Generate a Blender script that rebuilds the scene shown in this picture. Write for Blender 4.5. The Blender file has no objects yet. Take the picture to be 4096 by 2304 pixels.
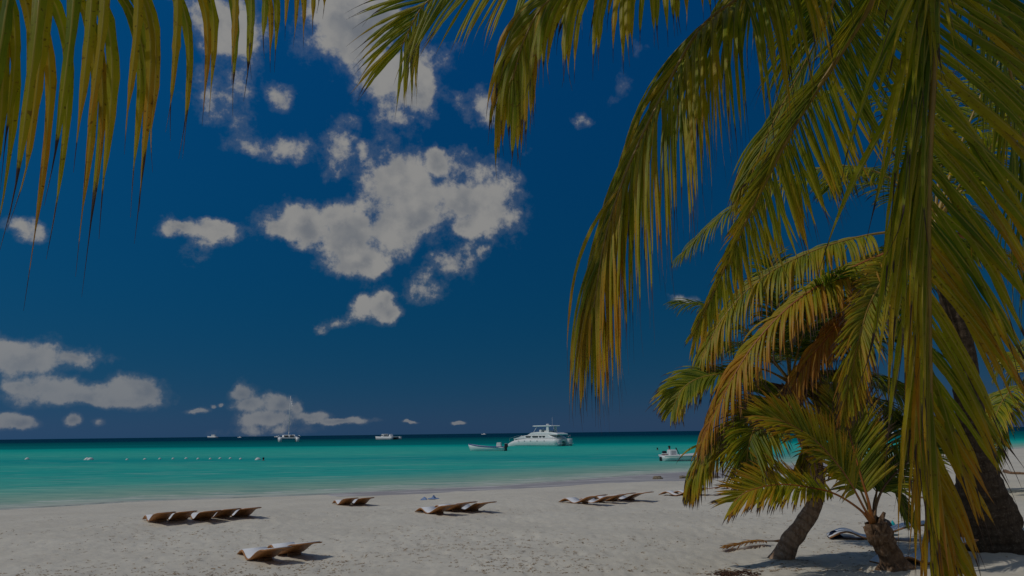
import bpy, bmesh, math, random
import numpy as np
from mathutils import Vector, Matrix

# ---------------------------------------------------------------- camera
scene = bpy.context.scene
COL = scene.collection
R = math.radians
F = 2731.0                       # focal length in units of a 4096 wide picture (24 mm lens)
PITCH, ROLL = R(11.99), R(0.716)
CAM = np.array([0.0, 0.0, 2.5])
_f = np.array([0, math.cos(PITCH), math.sin(PITCH)])
_r0 = np.array([1.0, 0, 0]); _u0 = np.array([0, -math.sin(PITCH), math.cos(PITCH)])
_r = math.cos(ROLL) * _r0 - math.sin(ROLL) * _u0
_u = math.cos(ROLL) * _u0 + math.sin(ROLL) * _r0

def ray(px, py):
    return _f + _r * ((px - 2048) / F) - _u * ((py - 1152) / F)
def at(px, py, depth):           # survey helper: a sight line and a distance give a point of the place
    return CAM + ray(px, py) * depth
def on_z(px, py, z=0.0):
    d = ray(px, py)
    return CAM + d * ((z - CAM[2]) / d[2])

cam_data = bpy.data.cameras.new('camera')
cam_data.lens = 24.0; cam_data.sensor_width = 36.0
cam_data.clip_start = 0.05; cam_data.clip_end = 30000
cam = bpy.data.objects.new('camera', cam_data); COL.objects.link(cam)
cam.matrix_world = Matrix(((_r[0], _u[0], -_f[0], CAM[0]), (_r[1], _u[1], -_f[1], CAM[1]),
                           (_r[2], _u[2], -_f[2], CAM[2]), (0, 0, 0, 1)))
scene.camera = cam

# ---------------------------------------------------------------- light and exposure
SUN_EL = R(50)
SUN_AZ = math.atan2(-0.91, -0.42)          # azimuth of the sun, measured from +Y towards +X
to_sun = Vector((math.sin(SUN_AZ) * math.cos(SUN_EL), math.cos(SUN_AZ) * math.cos(SUN_EL), math.sin(SUN_EL)))
sun = bpy.data.lights.new('sun', 'SUN'); sun.energy = 4.6; sun.angle = R(0.5); sun.color = (1.0, 0.95, 0.87)
sun_o = bpy.data.objects.new('sun', sun); COL.objects.link(sun_o)
sun_o.rotation_euler = (-to_sun).to_track_quat('-Z', 'Y').to_euler()

vs = scene.view_settings
vs.view_transform = 'Standard'; vs.look = 'None'; vs.gamma = 1.0; vs.use_curve_mapping = False
vs.exposure = -1.80
scene.cycles.max_bounces = 5; scene.cycles.diffuse_bounces = 3
scene.cycles.transparent_max_bounces = 12

# node helper
class NG:
    def __init__(s, tree): s.t = tree; s.n = tree.nodes; s.l = tree.links
    def node(s, typ, **kw):
        n = s.n.new(typ)
        for k, v in kw.items():
            if k == 'inp':
                for kk, vv in v.items():
                    if isinstance(vv, bpy.types.NodeSocket): s.l.new(vv, n.inputs[kk])
                    else: n.inputs[kk].default_value = vv
            else: setattr(n, k, v)
        return n
    def math(s, op, a, b=0.0, c=None, clamp=False):
        n = s.n.new('ShaderNodeMath'); n.operation = op; n.use_clamp = clamp
        for i, v in enumerate((a, b) if c is None else (a, b, c)):
            if isinstance(v, bpy.types.NodeSocket): s.l.new(v, n.inputs[i])
            else: n.inputs[i].default_value = v
        return n.outputs[0]
    def vmath(s, op, a, b=(0, 0, 0)):
        n = s.n.new('ShaderNodeVectorMath'); n.operation = op
        for i, v in enumerate((a, b)):
            if isinstance(v, bpy.types.NodeSocket): s.l.new(v, n.inputs[i])
            else: n.inputs[i].default_value = v
        return n
    def mix(s, fac, a, b, blend='MIX'):
        n = s.n.new('ShaderNodeMix'); n.data_type = 'RGBA'; n.blend_type = blend; n.clamp_result = False
        for i, v in ((0, fac), (6, a), (7, b)):
            if isinstance(v, bpy.types.NodeSocket): s.l.new(v, n.inputs[i])
            else: n.inputs[i].default_value = v if i == 0 else (*v[:3], 1)
        return n.outputs[2]
    def ramp(s, fac, stops, interp='LINEAR'):
        n = s.n.new('ShaderNodeValToRGB'); cr = n.color_ramp; cr.interpolation = interp
        while len(cr.elements) < len(stops): cr.elements.new(0.5)
        for e, (p, c) in zip(cr.elements, stops): e.position = p; e.color = (*c[:3], 1)
        s.l.new(fac, n.inputs[0]); return n.outputs[0]
    def smooth(s, v, lo, hi, a=0.0, b=1.0):
        n = s.n.new('ShaderNodeMapRange'); n.interpolation_type = 'SMOOTHSTEP'
        s.l.new(v, n.inputs[0])
        for i, x in enumerate((lo, hi, a, b)):
            if isinstance(x, bpy.types.NodeSocket): s.l.new(x, n.inputs[i + 1])
            else: n.inputs[i + 1].default_value = x
        return n.outputs[0]
    def noise(s, vec, scale, detail=4.0, rough=0.55, dim='3D', dist=0.0):
        n = s.n.new('ShaderNodeTexNoise'); n.noise_dimensions = dim
        n.inputs['Scale'].default_value = scale; n.inputs['Detail'].default_value = detail
        n.inputs['Roughness'].default_value = rough; n.inputs['Distortion'].default_value = dist
        if vec is not None: s.l.new(vec, n.inputs['Vector'])
        return n

# ---------------------------------------------------------------- sky with scattered cumulus
world = bpy.data.worlds.new('World'); scene.world = world; world.use_nodes = True
world.node_tree.nodes.clear()
g = NG(world.node_tree)
def azel(px, py):
    d = ray(px, py); d = d / np.linalg.norm(d)
    return math.degrees(math.atan2(d[0], d[1])), math.degrees(math.asin(d[2]))
# cumulus lobes: sighted position, half width, half height, tilt
CLOUDS = [
 (1130, 890, 115, 75, 0), (1290, 900, 120, 70, 8), (1480, 950, 190, 140, 15), (1610, 735, 125, 145, 0),
 (1875, 825, 170, 118, -4), (1845, 935, 60, 65, 0), (1420, 1050, 120, 55, 0), (1640, 880, 120, 110, 0),
 (1780, 1105, 105, 36, 25), (1710, 1165, 62, 42, 0), (1890, 1040, 50, 36, 30), (1760, 640, 60, 60, 0), (1880, 660, 80, 40, -20),
 (720, 915, 85, 45, 0), (830, 935, 110, 50, 0), (790, 985, 60, 40, 0),
 (1485, 1235, 95, 50, 10), (1570, 1265, 55, 35, 0), (1370, 1285, 80, 18, 22), (1285, 1320, 34, 16, 40),
 (1450, 110, 190, 170, 0), (1340, 20, 110, 130, 0), (1590, 290, 170, 100, 0), (1680, 360, 90, 75, 0), (1560, 420, 60, 50, 0),
 (900, 90, 120, 160, 0), (860, 20, 160, 70, 0), (900, 370, 85, 80, 0), (1060, 545, 130, 48, -12), (960, 470, 70, 70, 0),
 (1340, 540, 52, 105, -25), (1400, 440, 45, 50, 0), (1140, 370, 45, 45, 0), (1330, 600, 40, 40, 0),
 (1985, 435, 85, 50, 25), (1850, 440, 45, 40, 0), (2340, 445, 42, 26, -20), (2475, 345, 40, 40, 0), (2550, 200, 35, 55, 0),
 (2715, 1188, 36, 16, 0), (2090, 630, 22, 20, 0), (1460, 600, 40, 30, 0),
 (100, 1420, 230, 68, -4), (300, 1435, 110, 42, 0), (90, 890, 90, 36, -15),
 (550, 1560, 150, 55, 0), (240, 1555, 180, 42, 0), (420, 1590, 260, 34, 0), (60, 1552, 50, 20, 0),
 (965, 1585, 62, 40, 0), (990, 1625, 85, 40, 0), (1115, 1625, 72, 42, 0), (1050, 1675, 150, 34, 0), (1180, 1640, 30, 32, 0),
 (1240, 1672, 90, 26, 0), (1340, 1690, 150, 16, -3), (1050, 1720, 190, 22, 0),
 (790, 1642, 70, 14, 0), (875, 1625, 30, 12, 10), (715, 1590, 18, 26, 0), (295, 1685, 32, 24, 0), (55, 1690, 80, 24, 0), (390, 1687, 22, 14, 0),
 (1640, 1692, 34, 7, 0), (1840, 1690, 28, 7, 0),
]
tc = g.node('ShaderNodeTexCoord')
DIR = tc.outputs['Generated']
sep = g.node('ShaderNodeSeparateXYZ', inp={0: DIR})
az = g.math('MULTIPLY', g.math('ARCTAN2', sep.outputs[0], sep.outputs[1]), 57.29578)
el = g.math('MULTIPLY', g.math('ARCSINE', sep.outputs[2]), 57.29578)
pos = g.node('ShaderNodeCombineXYZ', inp={0: az, 1: el, 2: 0.0}).outputs[0]
# elevation-dependent size of the puffs: far clouds near the horizon show finer detail
wn = g.noise(DIR, 9.0, 2.0, 0.55)
warp = g.vmath('SCALE', g.vmath('SUBTRACT', wn.outputs['Color'], (0.5, 0.5, 0.5)).outputs[0])
g.l.new(g.smooth(el, 2.0, 16.0, 0.9, 4.2), warp.inputs['Scale'])
wn2 = g.noise(DIR, 34.0, 4.0, 0.6)
warp2 = g.vmath('SCALE', g.vmath('SUBTRACT', wn2.outputs['Color'], (0.5, 0.5, 0.5)).outputs[0])
g.l.new(g.smooth(el, 2.0, 16.0, 0.8, 1.8), warp2.inputs['Scale'])
wpos = g.vmath('ADD', g.vmath('ADD', pos, warp.outputs[0]).outputs[0], warp2.outputs[0]).outputs[0]
flat = g.vmath('MULTIPLY', wpos, (1, 1, 0)).outputs[0]
WISPS = {(1780, 1105): .40, (1710, 1165): .38, (1890, 1040): .42, (900, 370): .48, (1060, 545): .40, (960, 470): .50, (1340, 540): .36, (1400, 440): .45, (1140, 370): .60,
         (1330, 600): .5, (1985, 435): .36, (1850, 440): .46, (2340, 445): .58, (2475, 345): .72, (2550, 200): .70, (2090, 630): .6, (1460, 600): .55, (90, 890): .45, (715, 1590): .5,
         (1370, 1285): .30, (1285, 1320): .30, (2715, 1188): .62, (860, 20): .45, (790, 985): .40, (1560, 420): .40, (1880, 660): .40, (390, 1687): .6, (240, 1555): .30, (1050, 1720): .55}
LOBES = []
for (px, py, rx, ry, rot) in CLOUDS:
    wz = WISPS.get((px, py), 0.0); wz = .42 + .55 * wz if wz else 0.0; gr = 1 + .5 * wz
    if abs(rot) > 5 and rx > 1.3 * ry:
        c_, s__ = math.cos(R(rot)), math.sin(R(rot))
        for k in (-.5, .5): LOBES.append((px + k * rx * c_, py - k * rx * s__, rx * .60 * gr, max(ry, rx * .42 * abs(s__)) * .95 * gr, wz))
    else: LOBES.append((px, py, rx * gr, ry * gr, wz))
def lobe_dist(vec):
    dm = None
    for (px, py, rx, ry, wz) in LOBES:
        a, e = azel(px, py); ax, ex = azel(px + rx, py); ay, ey = azel(px, py + ry)
        ra = 1.22 * max(0.2, math.hypot(ax - a, ex - e)); re = 1.22 * max(0.15, math.hypot(ay - a, ey - e))
        m = g.node('ShaderNodeVectorMath', operation='MULTIPLY_ADD', inp={0: vec})
        m.inputs[1].default_value = (1 / ra, 1 / re, 0); m.inputs[2].default_value = (-a / ra, -e / re, wz)
        ln = g.vmath('LENGTH', m.outputs[0]).outputs['Value']
        dm = ln if dm is None else g.math('SMOOTH_MIN', dm, ln, 0.38)
    return dm
dist_min = lobe_dist(flat)
# elsewhere in the sky the same scattered cumulus goes on
zc = g.math('ADD', g.math('MAXIMUM', sep.outputs[2], 0.0), 0.12)
layer = g.node('ShaderNodeCombineXYZ', inp={0: g.math('DIVIDE', sep.outputs[0], zc), 1: g.math('DIVIDE', sep.outputs[1], zc), 2: 0.0}).outputs[0]
far_n = g.noise(layer, 0.9, 4.0, 0.55)
behind = g.math('MAXIMUM', g.smooth(g.math('ABSOLUTE', az), 44.0, 52.0), g.smooth(el, 40.0, 48.0))
far_d = g.math('SUBTRACT', g.math('MULTIPLY', far_n.outputs[0], 5.0), 2.45)
far_d = g.math('ADD', g.math('MULTIPLY', behind, g.math('ADD', far_d, 3.0)), -3.0)
core = g.math('MAXIMUM', g.math('SUBTRACT', 1.0, dist_min), far_d)
fine = g.noise(DIR, 11.0, 10.0, 0.655)
fn_ = g.math('SUBTRACT', fine.outputs[0], 0.5)
dens = g.math('ADD', g.math('MULTIPLY', core, 1.45), g.math('MULTIPLY', fn_, 4.2))
body_a = g.smooth(dens, 0.02, 0.66)
veil = g.math('MULTIPLY', g.smooth(dens, -0.30, 0.50), 0.22)                   # thin fringe
alpha = g.math('MAXIMUM', body_a, veil)
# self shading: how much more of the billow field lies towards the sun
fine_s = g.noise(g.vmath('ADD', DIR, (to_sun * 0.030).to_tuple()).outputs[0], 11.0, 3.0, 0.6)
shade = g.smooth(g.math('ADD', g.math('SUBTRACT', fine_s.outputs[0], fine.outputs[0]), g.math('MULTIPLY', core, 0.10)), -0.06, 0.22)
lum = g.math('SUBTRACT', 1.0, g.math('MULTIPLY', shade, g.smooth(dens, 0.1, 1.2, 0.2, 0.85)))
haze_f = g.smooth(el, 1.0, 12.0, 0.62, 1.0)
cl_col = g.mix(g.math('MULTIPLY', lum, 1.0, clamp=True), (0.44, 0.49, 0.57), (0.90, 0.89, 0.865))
sky = g.node('ShaderNodeTexSky', sky_type='NISHITA', sun_disc=False, sun_elevation=SUN_EL,
             sun_rotation=SUN_AZ, altitude=0.0, air_density=1.0, dust_density=0.2, ozone_density=3.0)
SKY_STR = 0.10
cg = g.vmath('DOT_PRODUCT', DIR, to_sun.to_tuple()).outputs['Value']       # Rayleigh polarisation: darkest at right angles to the sun
cg2 = g.math('MULTIPLY', cg, cg)
polar_f = g.math('ADD', g.math('MULTIPLY', cg, 0.52), g.math('SUBTRACT', 1.15, g.math('MULTIPLY', g.math('DIVIDE', g.math('SUBTRACT', 1.0, cg2), g.math('ADD', 1.0, cg2)), 0.25)))
ssep = g.node('ShaderNodeSeparateColor', inp={0: sky.outputs[0]})
skyc = g.node('ShaderNodeCombineColor', inp={     # deep polarised tropical blue
    0: g.math('MULTIPLY', g.math('MULTIPLY', g.math('POWER', ssep.outputs[0], 2.2), 0.0140), polar_f),
    1: g.math('MULTIPLY', g.math('MULTIPLY', g.math('POWER', ssep.outputs[1], 0.36), 1.14), polar_f),
    2: g.math('MULTIPLY', g.math('MULTIPLY', g.math('POWER', ssep.outputs[2], 0.03), 4.45), polar_f)}).outputs[0]
bg_sky = g.node('ShaderNodeBackground', inp={0: skyc, 1: SKY_STR})
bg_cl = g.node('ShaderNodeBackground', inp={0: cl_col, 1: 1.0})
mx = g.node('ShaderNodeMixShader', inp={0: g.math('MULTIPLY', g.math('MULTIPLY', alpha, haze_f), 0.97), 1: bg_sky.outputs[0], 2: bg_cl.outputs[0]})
out = g.node('ShaderNodeOutputWorld', inp={0: mx.outputs[0]})
world.cycles.sampling_method = 'NONE'

# ---------------------------------------------------------------- helpers for things
def tag(o, label=None, cat=None, group=None, kind=None):
    if label: o['label'] = label
    if cat: o['category'] = cat
    if group: o['group'] = group
    if kind: o['kind'] = kind
    return o
def empty(name, loc, label, cat, group=None, rz=0.0):
    o = bpy.data.objects.new(name, None); COL.objects.link(o)
    o.empty_display_size = 0.3
    o.location = Vector(loc); o.rotation_euler = (0, 0, rz)
    return tag(o, label, cat, group)
def link(name, mesh, mat, parent=None, world_space=False):
    o = bpy.data.objects.new(name, mesh); COL.objects.link(o)
    if mat is not None and not mesh.materials: mesh.materials.append(mat)
    if parent is not None:
        o.parent = parent
        if world_space: o.matrix_parent_inverse = parent_inv(parent)
    return o
def parent_inv(p):
    if p.type == 'EMPTY':
        return (Matrix.Translation(p.location) @ p.rotation_euler.to_matrix().to_4x4()).inverted()
    return Matrix.Identity(4)
def mesh_from(name, verts, faces, smooth=False):
    me = bpy.data.meshes.new(name)
    me.from_pydata([tuple(v) for v in verts], [], faces)
    if smooth:
        me.polygons.foreach_set('use_smooth', [True] * len(me.polygons))
    me.update(); return me
def from_np(name, V, Q, smooth=True):
    V = np.asarray(V, np.float32); Q = np.asarray(Q, np.int32)
    me = bpy.data.meshes.new(name)
    me.vertices.add(len(V)); me.vertices.foreach_set('co', V.ravel())
    n = Q.shape[1]
    me.loops.add(Q.size); me.loops.foreach_set('vertex_index', Q.ravel())
    me.polygons.add(len(Q)); me.polygons.foreach_set('loop_start', np.arange(0, Q.size, n, dtype=np.int32))
    me.polygons.foreach_set('loop_total', np.full(len(Q), n, np.int32))
    me.polygons.foreach_set('use_smooth', np.full(len(Q), smooth))
    me.update(calc_edges=True); return me
def set_col(me, name, arr):
    a = me.attributes.new(name, 'FLOAT_COLOR', 'POINT')
    a.data.foreach_set('color', np.asarray(arr, np.float32).ravel())
def set_float(me, name, arr):
    a = me.attributes.new(name, 'FLOAT', 'POINT')
    a.data.foreach_set('value', np.asarray(arr, np.float32).ravel())

class MB:                                   # collects simple solids into one mesh
    def __init__(s): s.v = []; s.f = []
    def add(s, vs, fs):
        k = len(s.v); s.v += [tuple(v) for v in vs]; s.f += [tuple(i + k for i in f) for f in fs]; return s
    def box(s, c, d, rz=0.0, taper=1.0, ry=0.0):
        m = Matrix.Rotation(rz, 3, 'Z') @ Matrix.Rotation(ry, 3, 'Y')
        vs = []
        for z in (-1, 1):
            t = 1.0 if z < 0 else taper
            for x, y in ((-1, -1), (1, -1), (1, 1), (-1, 1)):
                vs.append(Vector(c) + m @ Vector((x * d[0] / 2 * t, y * d[1] / 2 * t, z * d[2] / 2)))
        return s.add(vs, [(3, 2, 1, 0), (4, 5, 6, 7), (0, 1, 5, 4), (1, 2, 6, 5), (2, 3, 7, 6), (3, 0, 4, 7)])
    def tube(s, pts, rad, n=8, cap=True):
        pts = [Vector(p) for p in pts]
        rad = [rad] * len(pts) if not hasattr(rad, '__len__') else rad
        vs = []; fs = []
        ref = None
        for i, p in enumerate(pts):
            t = (pts[min(i + 1, len(pts) - 1)] - pts[max(i - 1, 0)]).normalized()
            if ref is None: ref = t.orthogonal().normalized()
            a = (ref - t * ref.dot(t)); a = a.normalized() if a.length > 1e-6 else t.orthogonal().normalized()
            ref = a; b = t.cross(a)
            for k in range(n):
                w = 2 * math.pi * k / n
                vs.append(p + (a * math.cos(w) + b * math.sin(w)) * rad[i])
        for i in range(len(pts) - 1):
            for k in range(n):
                fs.append((i * n + k, i * n + (k + 1) % n, (i + 1) * n + (k + 1) % n, (i + 1) * n + k))
        if cap: fs.append(tuple(range(n - 1, -1, -1))); fs.append(tuple(range((len(pts) - 1) * n, len(pts) * n)))
        return s.add(vs, fs)
    def ball(s, c, r, n=10, m=7):
        r = (r, r, r) if not hasattr(r, '__len__') else r
        vs = [(c[0], c[1], c[2] - r[2])]
        for i in range(1, m):
            ph = -math.pi / 2 + math.pi * i / m
            for k in range(n):
                w = 2 * math.pi * k / n
                vs.append((c[0] + r[0] * math.cos(ph) * math.cos(w), c[1] + r[1] * math.cos(ph) * math.sin(w), c[2] + r[2] * math.sin(ph)))
        vs.append((c[0], c[1], c[2] + r[2])); fs = []
        for k in range(n):
            fs.append((0, 1 + (k + 1) % n, 1 + k)); fs.append((len(vs) - 1, len(vs) - 1 - n + k, len(vs) - 1 - n + (k + 1) % n))
        for i in range(m - 2):
            for k in range(n):
                fs.append((1 + i * n + k, 1 + i * n + (k + 1) % n, 1 + (i + 1) * n + (k + 1) % n, 1 + (i + 1) * n + k))
        return s.add(vs, fs)
    def loft(s, rings, cap=True, closed=True):
        n = len(rings[0]); vs = [p for r_ in rings for p in r_]; fs = []
        for i in range(len(rings) - 1):
            for k in range(n if closed else n - 1):
                fs.append((i * n + k, i * n + (k + 1) % n, (i + 1) * n + (k + 1) % n, (i + 1) * n + k))
        if cap: fs.append(tuple(range(n - 1, -1, -1))); fs.append(tuple(range((len(rings) - 1) * n, len(rings) * n)))
        return s.add(vs, fs)
    def prism(s, poly, y0, y1):             # polygon in x,z extruded along y
        n = len(poly)
        vs = [(x, y0, z) for x, z in poly] + [(x, y1, z) for x, z in poly]
        fs = [tuple(range(n)), tuple(range(2 * n - 1, n - 1, -1))] + [(i, i + n, (i + 1) % n + n, (i + 1) % n) for i in range(n)]
        return s.add(vs, fs)
    def build(s, name, mat, parent=None, smooth=False, bevel=0.0, world_space=False):
        me = mesh_from(name, s.v, s.f, smooth)
        bm = bmesh.new(); bm.from_mesh(me); bmesh.ops.recalc_face_normals(bm, faces=bm.faces); bm.to_mesh(me); bm.free()
        if smooth: me.polygons.foreach_set('use_smooth', [True] * len(me.polygons))
        o = link(name, me, mat, parent, world_space)
        if bevel:
            b = o.modifiers.new('bevel', 'BEVEL'); b.width = bevel; b.segments = 2; b.limit_method = 'ANGLE'
        return o

def catmull(P, n):
    P = np.asarray(P, float); k = len(P)
    Q = np.vstack([2 * P[0] - P[1], P, 2 * P[-1] - P[-2]])
    seg = np.linalg.norm(np.diff(P, axis=0), axis=1); cum = np.concatenate([[0], np.cumsum(seg)])
    t = np.linspace(0, cum[-1], n); i = np.clip(np.searchsorted(cum, t, 'right') - 1, 0, k - 2)
    u = ((t - cum[i]) / seg[i])[:, None]
    a, b, c, d = Q[i], Q[i + 1], Q[i + 2], Q[i + 3]
    return 0.5 * ((2 * b) + (c - a) * u + (2 * a - 5 * b + 4 * c - d) * u**2 + (3 * b - a - 3 * c + d) * u**3)
def nrm(v):
    return v / np.maximum(np.linalg.norm(v, axis=-1, keepdims=True), 1e-9)

# numpy value noise
def _h(i, j, s):
    n = (i * 374761393 + j * 668265263 + s * 974634251) & 0xFFFFFFFF
    n = ((n ^ (n >> 13)) * 1274126177) & 0xFFFFFFFF
    return ((n ^ (n >> 16)) & 0xFFFF) / 65535.0
def vnoise(x, y, s=0):
    xi = np.floor(x).astype(np.int64); yi = np.floor(y).astype(np.int64); fx = x - xi; fy = y - yi
    fx = fx * fx * (3 - 2 * fx); fy = fy * fy * (3 - 2 * fy)
    return (_h(xi, yi, s) * (1 - fx) + _h(xi + 1, yi, s) * fx) * (1 - fy) + (_h(xi, yi + 1, s) * (1 - fx) + _h(xi + 1, yi + 1, s) * fx) * fy

# ---------------------------------------------------------------- materials
MATS = {}
def new_mat(name):
    m = bpy.data.materials.new(name); m.use_nodes = True; m.node_tree.nodes.clear(); MATS[name] = m
    g = NG(m.node_tree); o = g.node('ShaderNodeOutputMaterial')
    return m, g, o
def plain(name, col, rough=0.5, spec=0.4, var=0.12, scale=6.0, metal=0.0, bump=0.0, bscale=40.0):
    m, g, o = new_mat(name)
    t = g.node('ShaderNodeTexCoord').outputs['Object']
    n = g.noise(t, scale, 4.0, 0.6)
    c = g.mix(g.smooth(n.outputs[0], 0.3, 0.7), tuple(x * (1 - var) for x in col), tuple(min(1, x * (1 + var)) for x in col))
    b = g.node('ShaderNodeBsdfPrincipled', inp={'Base Color': c, 'Roughness': rough, 'Specular IOR Level': spec, 'Metallic': metal})
    if bump:
        bn = g.noise(t, bscale, 3.0, 0.6)
        bp = g.node('ShaderNodeBump', inp={'Strength': bump, 'Distance': 0.01, 'Height': bn.outputs[0]})
        g.l.new(bp.outputs[0], b.inputs['Normal'])
    g.l.new(b.outputs[0], o.inputs[0]); return m
M_gel = plain('white_gelcoat', (0.80, 0.81, 0.80), 0.3, 0.4, 0.04, 1.5)
M_gel2 = plain('off_white_deck', (0.70, 0.71, 0.69), 0.5, 0.3, 0.06, 2.0)
M_black = plain('black_plastic', (0.02, 0.02, 0.022), 0.35, 0.4, 0.2)
M_glass = plain('tinted_window', (0.015, 0.02, 0.025), 0.08, 0.6, 0.1)
M_blue = plain('blue_paint', (0.03, 0.07, 0.30), 0.4, 0.4, 0.15)
M_blue_cloth = plain('blue_cloth', (0.20, 0.28, 0.46), 0.9, 0.1, 0.2)
M_navy = plain('navy_cloth', (0.012, 0.02, 0.05), 0.9, 0.1, 0.3, 20)
M_teal = plain('teal_cloth', (0.02, 0.42, 0.46), 0.85, 0.1, 0.2, 20)
M_steel = plain('stainless_steel', (0.6, 0.61, 0.62), 0.25, 0.5, 0.05, metal=0.8)
M_alu = plain('painted_mast', (0.72, 0.73, 0.74), 0.4, 0.4, 0.05)
M_grey = plain('grey_panel', (0.42, 0.43, 0.45), 0.5, 0.4, 0.1)
M_red = plain('red_cloth', (0.45, 0.03, 0.03), 0.9, 0.1, 0.15)
M_skin = plain('brown_skin', (0.13, 0.065, 0.04), 0.5, 0.35, 0.1)
M_skin2 = plain('tanned_skin', (0.42, 0.22, 0.14), 0.5, 0.35, 0.1)
M_hair = plain('dark_hair', (0.012, 0.009, 0.008), 0.6, 0.3, 0.2)
M_shirt = plain('white_shirt', (0.75, 0.74, 0.76), 0.9, 0.1, 0.05)
M_wicker = plain('brown_wicker', (0.42, 0.19, 0.065), 0.5, 0.35, 0.25, 9, bump=0.4, bscale=90)
M_mat = plain('white_lounger_sheet', (0.74, 0.745, 0.76), 0.85, 0.15, 0.03, 5)
M_float = plain('white_float', (0.78, 0.76, 0.72), 0.5, 0.3, 0.1)
M_orange = plain('weathered_red', (0.35, 0.06, 0.04), 0.6, 0.3, 0.2)
M_rock = plain('wet_beach_rock', (0.19, 0.15, 0.10), 0.7, 0.3, 0.5, 14, bump=0.6, bscale=30)
M_drift = plain('dry_driftwood', (0.19, 0.11, 0.06), 0.8, 0.2, 0.4, 18, bump=0.5, bscale=60)
M_weed = plain('dried_seaweed', (0.30, 0.19, 0.09), 0.8, 0.2, 0.45, 12)
M_weedd = plain('dark_seaweed', (0.075, 0.035, 0.02), 0.8, 0.2, 0.4, 12)

# palm leaflets: attribute 'leaf' = (position along the blade, random, age, across)
def leaf_mat():
    m, g, o = new_mat('palm_leaflet')
    at_ = g.node('ShaderNodeAttribute', attribute_name='leaf')
    s = g.node('ShaderNodeSeparateColor', inp={0: at_.outputs['Color']})
    u, rnd, age = s.outputs[0], s.outputs[1], s.outputs[2]
    acr = at_.outputs['Alpha']
    tc = g.node('ShaderNodeTexCoord').outputs['Object']
    n1 = g.noise(tc, 5.0, 2.0, 0.6).outputs[0]
    n2 = g.noise(tc, 38.0, 3.0, 0.65).outputs[0]
    # along-blade fibre streaks
    str_v = g.node('ShaderNodeCombineXYZ', inp={0: g.math('MULTIPLY', acr, 9.0), 1: g.math('MULTIPLY', u, 1.5), 2: g.math('MULTIPLY', rnd, 77.0)}).outputs[0]
    n3 = g.noise(str_v, 3.0, 1.0, 0.5).outputs[0]
    tone = g.math('ADD', age, g.math('MULTIPLY', g.math('SUBTRACT', n1, 0.5), 0.45))
    tone = g.math('ADD', tone, g.math('MULTIPLY', g.math('SUBTRACT', rnd, 0.5), 0.32))
    tone = g.math('ADD', tone, g.math('MULTIPLY', g.smooth(u, 0.25, 1.0), 0.28))
    tone = g.math('ADD', tone, g.math('MULTIPLY', g.math('SUBTRACT', n3, 0.5), 0.16))
    col = g.ramp(tone, [(0.0, (0.028, 0.080, 0.008)), (0.2, (0.080, 0.150, 0.007)), (0.42, (0.25, 0.285, 0.008)),
                        (0.62, (0.42, 0.345, 0.010)), (0.84, (0.54, 0.27, 0.018)), (1.0, (0.42, 0.18, 0.04))])
    # orange and brown blotches
    bl = g.math('MULTIPLY', g.smooth(n2, 0.62, 0.70), g.smooth(g.math('ADD', n1, g.math('MULTIPLY', age, 0.35)), 0.50, 0.68))
    col = g.mix(g.math('MULTIPLY', bl, 0.65), col, (0.16, 0.055, 0.014))
    sp = g.smooth(g.noise(tc, 70.0, 1.0, 0.5).outputs[0], 0.69, 0.73)
    col = g.mix(g.math('MULTIPLY', sp, 0.6), col, (0.06, 0.025, 0.01))
    edge = g.math('MULTIPLY', g.smooth(g.math('ABSOLUTE', g.math('SUBTRACT', acr, 0.5)), 0.28, 0.50), g.smooth(g.math('ADD', n2, g.math('MULTIPLY', age, 0.12)), 0.56, 0.66))
    col = g.mix(g.math('MULTIPLY', edge, 0.40), col, (0.14, 0.065, 0.015))
    # midrib
    mid = g.smooth(g.math('ABSOLUTE', g.math('SUBTRACT', acr, 0.5)), 0.02, 0.13, 0.80, 0.0)
    col = g.mix(mid, col, (0.46, 0.38, 0.09))
    # dead dry tips
    st = g.math('SUBTRACT', g.math('ADD', 0.74, g.math('MULTIPLY', rnd, 0.20)), g.math('MULTIPLY', age, 0.08))
    tip = g.smooth(g.math('ADD', u, g.math('MULTIPLY', g.math('SUBTRACT', n2, 0.5), 0.10)), st, g.math('ADD', st, 0.045))
    col = g.mix(tip, col, (0.055, 0.030, 0.018))
    b = g.node('ShaderNodeBsdfPrincipled', inp={'Base Color': col, 'Roughness': 0.42, 'Specular IOR Level': 0.25})
    bp = g.node('ShaderNodeBump', inp={'Strength': 0.35, 'Distance': 0.004, 'Height': n3})
    g.l.new(bp.outputs[0], b.inputs['Normal'])
    tcol = g.mix(1.0, col, (1.5, 1.4, 0.4), 'MULTIPLY')
    t = g.node('ShaderNodeBsdfTranslucent', inp={0: tcol})
    x = g.node('ShaderNodeMixShader', inp={0: g.math('MULTIPLY', g.math('SUBTRACT', 1.0, tip), 0.46), 1: b.outputs[0], 2: t.outputs[0]})
    g.l.new(x.outputs[0], o.inputs[0]); return m
M_leaf = leaf_mat()
def rachis_mat(name, c0, c1):
    m, g, o = new_mat(name)
    tc = g.node('ShaderNodeTexCoord').outputs['Object']
    n = g.noise(tc, 12.0, 4.0, 0.6).outputs[0]
    c = g.mix(g.smooth(n, 0.35, 0.65), c0, c1)
    b = g.node('ShaderNodeBsdfPrincipled', inp={'Base Color': c, 'Roughness': 0.45, 'Specular IOR Level': 0.4})
    g.l.new(b.outputs[0], o.inputs[0]); return m
M_rach = rachis_mat('frond_stalk_yellow', (0.24, 0.155, 0.02), (0.32, 0.20, 0.035))
M_racho = rachis_mat('frond_stalk_orange', (0.26, 0.085, 0.015), (0.34, 0.125, 0.025))
M_rachb = rachis_mat('frond_stalk_brown', (0.12, 0.06, 0.025), (0.20, 0.11, 0.04))
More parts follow.
